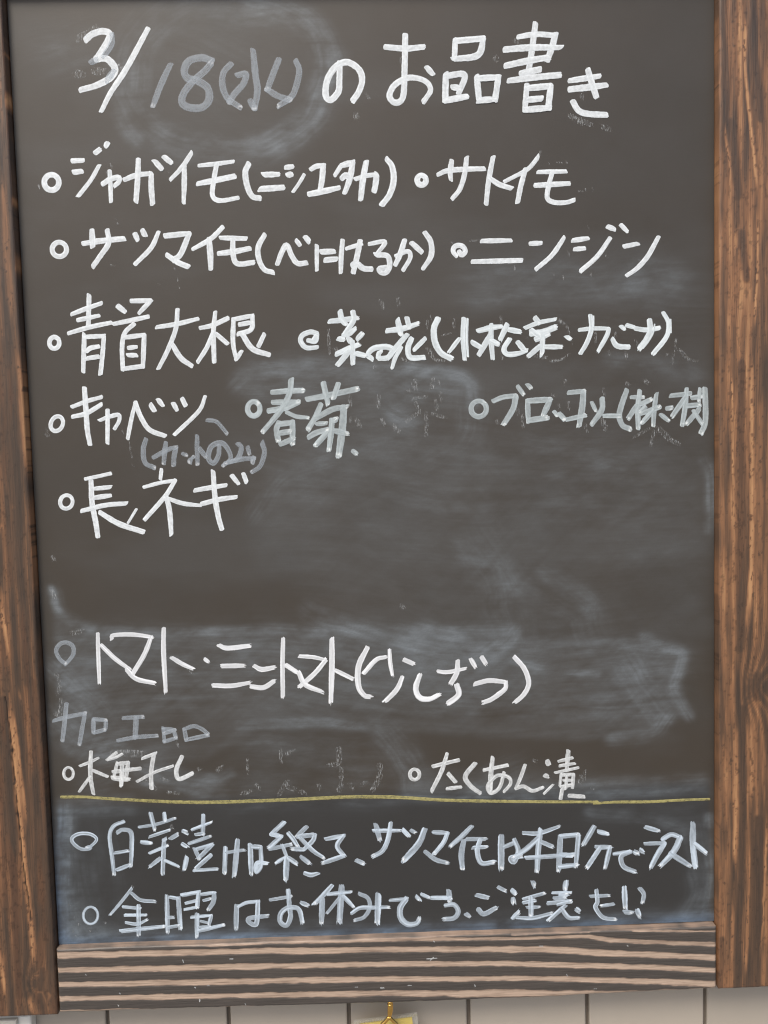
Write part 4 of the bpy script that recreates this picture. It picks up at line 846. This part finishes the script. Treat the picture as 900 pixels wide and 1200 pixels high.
for soft, amp, pts in WIPED:
    inside = np.zeros(X.shape, bool)
    wxx, wzz = X + wx * 0.35, Z + wz * 0.35
    for (ax, ay), (bx_, by) in zip(pts, pts[1:] + pts[:1]):
        if ay != by:
            hit = ((ay > wzz) != (by > wzz)) & (wxx < (bx_ - ax) * (wzz - ay) / (by - ay) + ax)
            inside ^= hit
    d = polydist(wxx, wzz, pts + pts[:1]) * np.where(inside, -1, 1)
    rim = np.exp(-((d + soft * .6) / (soft * 0.8)) ** 2) * 0.5 * fbm(X * .02 + 4, Z * .02 + 8, 3)
    clear *= 1 - 0.48 * amp * ((1 - sstep(-soft, soft, d)) + rim)
chalk = 1 - clear
curve = 60 * fbm(X * .005 + 2, Z * .005 + 6, 2)
swipe = fbm(X * 0.008 + 5, (Z + curve) * 0.22, 5)
wipe3 = fbm((X * .8 + Z * .6 + curve) * 0.012, (Z * .8 - X * .6 + curve) * 0.2 + 9, 5)
wipe2 = fbm((X + Z) * 0.10, (X - Z * 0.6) * 0.02 + 31, 4)
cloud = fbm(X * 0.03 + 7, Z * 0.03 + 77, 5)
micro = fbm(X * 0.06 + 3, (Z + curve * 1.3) * 0.8, 2) - .5
chalk = chalk * np.clip(0.08 + 0.8 * swipe + 0.6 * wipe3 + 0.4 * micro + 0.1 + 0.4 * (wipe2 - .5) + 1.0 * (cloud - .5), 0.1, 2)
haze = 0.035 * sstep(0.45, 0.75, fbm(X * 0.006 + 3, Z * 0.02, 4)) + 0.03 * (cloud - .35)
chalk = np.clip(chalk + np.clip(haze, 0, 1) * (Z > 120), 0, 1)
edge = np.exp(-(X / 10) ** 2) + np.exp(-(Z / 9) ** 2)
blue = np.clip(edge, 0, 1) * sstep(150, 110, Z)
P = np.stack([X * MM - PANEL_W / 2, np.full_like(X, PANEL_Y), Z * MM], -1)
Vb = np.array([(0.0009 - .3, PANEL_Y, .0004), (.5991 - .3, PANEL_Y, .0004), (.5991 - .3, PANEL_Y, 0.829), (0.0009 - .3, PANEL_Y, 0.829)])
Vb2 = Vb.copy(); Vb2[:, 1] += 0.0035
Vb[:, 1] += 0.00001
EV = np.vstack([Vb, Vb2]); o0 = nx * nz
EF = np.array([[o0 + k, o0 + 4 + k, o0 + 4 + (k + 1) % 4, o0 + (k + 1) % 4] for k in range(4)])
me = grid_mesh("blackboard", P, EF, EV, smooth=False)
rgba = np.zeros((len(me.vertices), 4)); rgba[:, 3] = 1
rgba[:o0, 0] = chalk.ravel(); rgba[:o0, 1] = blue.ravel()
cl = np.minimum(sstep(2, 14, X), 1 - sstep(592, 598, X)) * (1 - sstep(128 - 4 + wz * .15 + 0, 138 + wz * .15, Z + 2 * (fbm(X * .05, Z * .05) - .5)))
rimdirt = np.exp(-np.minimum(np.minimum(X, 600 - X), 829 - Z) / 1.6)
rgba[:o0, 2] = np.clip(cl * 0.75 + rimdirt * 0.8, 0, 1).ravel()
set_color(me, "chalk", rgba)
panel = link("blackboard", me, root, make_board_mat())

# ------------------------------------------------------------------ marker strokes
def stroke_geo(pts, w, style, zbase, V, UV, COL, F, wob=0.06):
    op, streak, blob, fray = STYLE[style]
    C = catmull(pts)
    seg = np.hypot(*np.diff(C, axis=0).T); S = np.concatenate([[0], np.cumsum(seg)]); L = S[-1]
    if L < 0.3:
        C = np.array([C[0], C[0] + np.array([0.2, -0.2])]); S = np.array([0, .28]); L = .28
    step = 1.0
    n = max(5, int(L / step) + 4)
    K = 11
    o = np.linspace(-1, 1, K)
    cap = np.sqrt(np.clip(1 - o ** 2, 0, 1)) * w * 0.26
    jit0 = rng.normal(0, 1, K) * w * fray * 0.35; jit1 = rng.normal(0, 1, K) * w * fray * 0.6
    sk0, sk1 = rng.normal(0, 0.13, 2) * w
    s0 = -cap - 0.1 * w - jit0 * 0.6 + o * sk0; s1 = L + cap + 0.1 * w + jit1 + o * sk1
    s1 = np.maximum(s1, s0 + 0.35 * w)
    t = (1 - np.cos(np.linspace(0, 1, n) * math.pi)) / 2 if n < 9 else np.linspace(0, 1, n)
    Sg = s0[None, :] + (s1 - s0)[None, :] * t[:, None]
    t0 = (C[1] - C[0]) / (np.linalg.norm(C[1] - C[0]) + 1e-9); t1 = (C[-1] - C[-2]) / (np.linalg.norm(C[-1] - C[-2]) + 1e-9)
    Sc = np.clip(Sg, 0, L)
    x = np.interp(Sc, S, C[:, 0]); y = np.interp(Sc, S, C[:, 1])
    x += np.where(Sg < 0, Sg * t0[0], 0) + np.where(Sg > L, (Sg - L) * t1[0], 0)
    y += np.where(Sg < 0, Sg * t0[1], 0) + np.where(Sg > L, (Sg - L) * t1[1], 0)
    e = 0.6
    tx = np.interp(np.clip(Sc + e, 0, L), S, C[:, 0]) - np.interp(np.clip(Sc - e, 0, L), S, C[:, 0])
    ty = np.interp(np.clip(Sc + e, 0, L), S, C[:, 1]) - np.interp(np.clip(Sc - e, 0, L), S, C[:, 1])
    ll = np.hypot(tx, ty) + 1e-9; nxv, nyv = -ty / ll, tx / ll
    ph = rng.random() * 100
    wv = 1 + wob * 2 * (fbm(Sg * 0.22 + ph, Sg * 0 + ph, 2) - .5)
    tt = np.clip(Sg / L, 0, 1)
    pr = rng.random(3)
    wv = wv * (1 - 0.20 * pr[0] * sstep(0.55, 1, tt) - 0.14 * pr[1] * sstep(0.3, 0, tt) + 0.10 * (pr[2] - .3) * np.sin(math.pi * tt))
    edge_n = 1 + 0.10 * (vnoise(Sg * 1.1 + ph, o[None, :] * 2 + Sg * 0 + ph) - .5)
    half = w / 2 * wv * edge_n
    x = x + nxv * half * o; y = y + nyv * half * o
    dep = 0.05 + 0.10 * (1 - o[None, :] ** 2) + zbase + np.arange(n)[:, None] * 0.0006
    # opacity
    colp = vnoise(o[None, :] * (1.3 + 0.5 * w / 6) + ph * 3 + 0 * Sg, Sg * 0.035 + ph)
    lines = np.clip((colp - 0.42) * 2.4, 0, 1)
    a = op * (1 - streak * (1 - lines) * 0.75)
    pool = 1 + 0.10 * np.exp(-((np.abs(o) - 0.8) / 0.15) ** 2)[None, :]
    a = a * pool
    endp = np.clip(1 - np.abs(L - Sg) / (w * 0.55), 0, 1) * np.clip(vnoise(Sg * .8 + ph, o[None, :] * 2.2 + ph) * 1.8 - .55, 0, 1) * (1 - o[None, :] ** 2 * .6)
    a = a + blob * endp * 0.7
    a[:, 0] *= 0.75; a[:, -1] *= 0.75
    base = len(V)
    V.extend(zip(x.ravel() * MM - PANEL_W / 2, (PANEL_Y - dep * MM).ravel(), y.ravel() * MM))
    uu = (o[None, :] * half + ph * 7); vv = Sg + ph * 13
    UV.extend(zip(uu.ravel(), vv.ravel()))
    g_ = np.full(a.shape, streak * 0.7)
    COL.extend(zip(np.clip(a, 0, 1.1).ravel(), g_.ravel(), np.clip(endp * blob * 1.3, 0, 1).ravel(), np.ones(a.size)))
    for i in range(n - 1):
        for j in range(K - 1):
            q = base + i * K + j
            F.append((q, q + K, q + K + 1, q + 1))

def marks_object(name, strokes, style, zoff, mat=None):
    V, UV, COL, F = [], [], [], []
    for i, (w, pts) in enumerate(strokes):
        stroke_geo(pts, w, style, zoff + i * 0.035, V, UV, COL, F)
    me = mesh_from(name, V, F, True)
    set_color(me, "mark", np.array(COL))
    uvl = me.uv_layers.new(name="stroke")
    vi = np.zeros(len(me.loops), np.int32); me.loops.foreach_get("vertex_index", vi)
    uvl.data.foreach_set("uv", np.array(UV, np.float32)[vi].ravel())
    return link(name, me, panel, mat or paint[style])

LOOK = {'G': "thin grey half-wiped stroke marks", 'G2': "thin grey marks with pale edges", 'Y': "yellow ruled line"}
for i, line in enumerate(MARKS.strip().split('\n')):
    kind, style, rest = line.split('|', 2)
    strokes = []
    for s in rest.split('|'):
        w, p = s.split(':'); strokes.append((float(w) * (0.96 if style in ('W', 'S', 'C') else 1.0), parse(p)))
    o = marks_object(kind, strokes, style, (i % 3) * 0.05)
    if style in LOOK: o["label"] = LOOK[style]
fl = []
for s in FLECKS.strip().split('|'):
    w, p = s.split(':'); fl.append((float(w), parse(p)))
V, UV, COL, F = [], [], [], []
for i, (w, pts) in enumerate(fl):
    stroke_geo(pts, w, 'F', 0.0 + (i % 4) * 0.02, V, UV, COL, F, 0.3)
me = mesh_from("dried_paint_flecks", V, F, True)
set_color(me, "mark", np.array(COL))
uvl = me.uv_layers.new(name="stroke")
vi = np.zeros(len(me.loops), np.int32); me.loops.foreach_get("vertex_index", vi)
uvl.data.foreach_set("uv", np.array(UV, np.float32)[vi].ravel())
fo = link("dried_paint_flecks", me, panel, paint['F']); fo["kind"] = "stuff"

V, UV, COL, F = [], [], [], []
for s in SPLASHES.strip().split('|'):
    w, p = s.split(':')
    stroke_geo(parse(p), float(w) * 0.7, 'G', 7.75, V, UV, COL, F, 0.5)
me = mesh_from("paint_splashes", V, F, True)
set_color(me, "mark", np.array(COL))
uvl = me.uv_layers.new(name="stroke")
vi = np.zeros(len(me.loops), np.int32); me.loops.foreach_get("vertex_index", vi)
uvl.data.foreach_set("uv", np.array(UV, np.float32)[vi].ravel())
so = link("paint_splashes", me, br, paint['C']); so["kind"] = "stuff"

# ------------------------------------------------------------------ brass clip and yellow card below the rail
def tube(name, pts, rad, parent, mat, seg=14, closed=False):
    P = np.array(pts, float) if closed else catmull3(pts)
    n = len(P); V = []; F = []
    prev = None
    for i in range(n):
        a = P[(i - 1) % n] if closed or i > 0 else P[i]; b = P[(i + 1) % n] if closed or i < n - 1 else P[i]
        t = Vector(b - a).normalized()
        ref = Vector((0, 1, 0)) if abs(t.y) < 0.9 else Vector((1, 0, 0))
        u = t.cross(ref).normalized(); v = t.cross(u)
        r = rad(i / (n - 1)) if callable(rad) else rad
        for k in range(seg):
            an = 2 * math.pi * k / seg
            V.append(Vector(P[i]) + (u * math.cos(an) + v * math.sin(an)) * r)
    for i in range(n if closed else n - 1):
        for k in range(seg):
            a = i * seg + k; b = i * seg + (k + 1) % seg; c = ((i + 1) % n) * seg + (k + 1) % seg; d = ((i + 1) % n) * seg + k
            F.append((a, b, c, d))
    if not closed:
        F.append(tuple(range(seg - 1, -1, -1))); F.append(tuple((n - 1) * seg + k for k in range(seg)))
    return link(name, mesh_from(name, V, F, True), parent, mat)
def catmull3(pts):
    P = np.array(pts, float); P = np.vstack([2 * P[0] - P[1], P, 2 * P[-1] - P[-2]]); out = []
    for i in range(1, len(P) - 2):
        p0, p1, p2, p3 = P[i - 1:i + 3]
        for t in np.linspace(0, 1, 6, endpoint=False):
            out.append(0.5 * ((2 * p1) + (-p0 + p2) * t + (2 * p0 - 5 * p1 + 4 * p2 - p3) * t * t + (-p0 + 3 * p1 - 3 * p2 + p3) * t ** 3))
    out.append(P[-2]); return np.array(out)
brass = plain("worn_brass", (0.80, 0.50, 0.14), 0.22, 300, 0.15, 0.15, metal=1.0)
clip = empty("brass_hook", (298.7 * MM - .3, PANEL_Y, BOARD_Z - 0.060))
tag(clip, "gold brass hook forking in two below the bottom rail, before the yellow card", "hook")
def cp(x, z, y=0.0):    # mm in clip space
    return (x * MM, y * MM, z * MM)
tube("stem", [cp(0, 4, -4), cp(0.2, -3, -4.4), cp(0.0, -9, -4.6), cp(-0.6, -13, -4.8), cp(-1.2, -17.0, -5)], lambda t: (1.6 + 0.9 * math.sin(math.pi * min(1, t * 1.15)) ) * MM, clip, brass)
tube("prong", [cp(-1.0, -15.0, -5), cp(-4.6, -19.2, -5), cp(-8.6, -23.5, -5), cp(-12, -33, -5), cp(-10.5, -42, -5), cp(-5, -49, -5), cp(-1, -51, -5)], 1.7 * MM, clip, brass)
tube("prong", [cp(-1.0, -15.0, -5.2), cp(2.6, -19.2, -5.2), cp(6.6, -23.5, -5.2), cp(10, -33, -5.2), cp(8.5, -42, -5.2), cp(4, -48, -5.2)], 1.5 * MM, clip, brass)
for zc in (-0.5, -3.4):
    ringp = [cp(0.1 + 2.0 * math.cos(a), zc, -4.2 + 2.0 * math.sin(a)) for a in np.linspace(0, 2 * math.pi, 18, endpoint=False)]
    tube("collar_ring", ringp, 0.75 * MM, clip, brass, 8, True)

card = empty("card_pouch", (0.2932 - .3, PANEL_Y + 0.006, BOARD_Z - 0.0835))
card.rotation_euler = (0, math.radians(-5.0), 0)
tag(card, "clear plastic pouch holding a yellow card, hanging below the bottom rail", "pouch")
yel = plain("olive_yellow_card", (0.56, 0.43, 0.05), 0.6, 80, 0.12)
link("card", box_mesh("card", -0.0235, 0.0255, 0.0002, 0.0010, -0.090, -0.0032, 0), card, yel)
mv, n, l, p = new_mat("clear_vinyl")
p.inputs["Base Color"].default_value = (0.75, 0.76, 0.70, 1); p.inputs["Roughness"].default_value = 0.25
p.inputs["Alpha"].default_value = 0.07
fb = []
V = []; F = []
def slab(x0, x1, y0, y1, z0, z1):
    b = len(V)
    V.extend([(x0, y0, z0), (x1, y0, z0), (x1, y1, z0), (x0, y1, z0), (x0, y0, z1), (x1, y0, z1), (x1, y1, z1), (x0, y1, z1)])
    F.extend([tuple(b + i for i in q) for q in [(0, 1, 5, 4), (1, 2, 6, 5), (2, 3, 7, 6), (3, 0, 4, 7), (4, 5, 6, 7), (3, 2, 1, 0)]])
slab(-0.0285, 0.0305, -0.0006, -0.0002, -0.095, 0.0)
slab(-0.0285, 0.0305, 0.0014, 0.0018, -0.095, 0.0)
slab(-0.0285, -0.0265, -0.0002, 0.0014, -0.095, 0.0)
slab(0.0285, 0.0305, -0.0002, 0.0014, -0.095, 0.0)
link("sleeve", mesh_from("sleeve", V, F), card, mv)
V = []; F = []
for k in range(38):
    x = -0.0275 + k * 0.00155
    slab(x, x + 0.0008, -0.0010, -0.00062, -0.0022, -0.0004)
wm = link("stitched_edge", mesh_from("stitched_edge", V, F), card, plain("cloudy_vinyl_edge", (0.36, 0.34, 0.26), 0.4, 60, 0.05))

# ------------------------------------------------------------------ plastic box on the wall, its corner shows at the lower left
bx = empty("junction_box", (-0.0335 - .3 - 0.05, 0.0, BOARD_Z - 0.0722 - 0.12))
tag(bx, "white plastic box on the tiled wall below the frame's lower left corner", "wall box")
link("box_body", box_mesh("box_body", -0.05, 0.05, -0.0105, -0.0006, 0.0, 0.12, 0.002), bx, white_mat)
link("box_cover", box_mesh("box_cover", -0.0385, 0.0385, -0.0145, -0.0106, 0.012, 0.1194, 0.0015), bx, cream_mat)
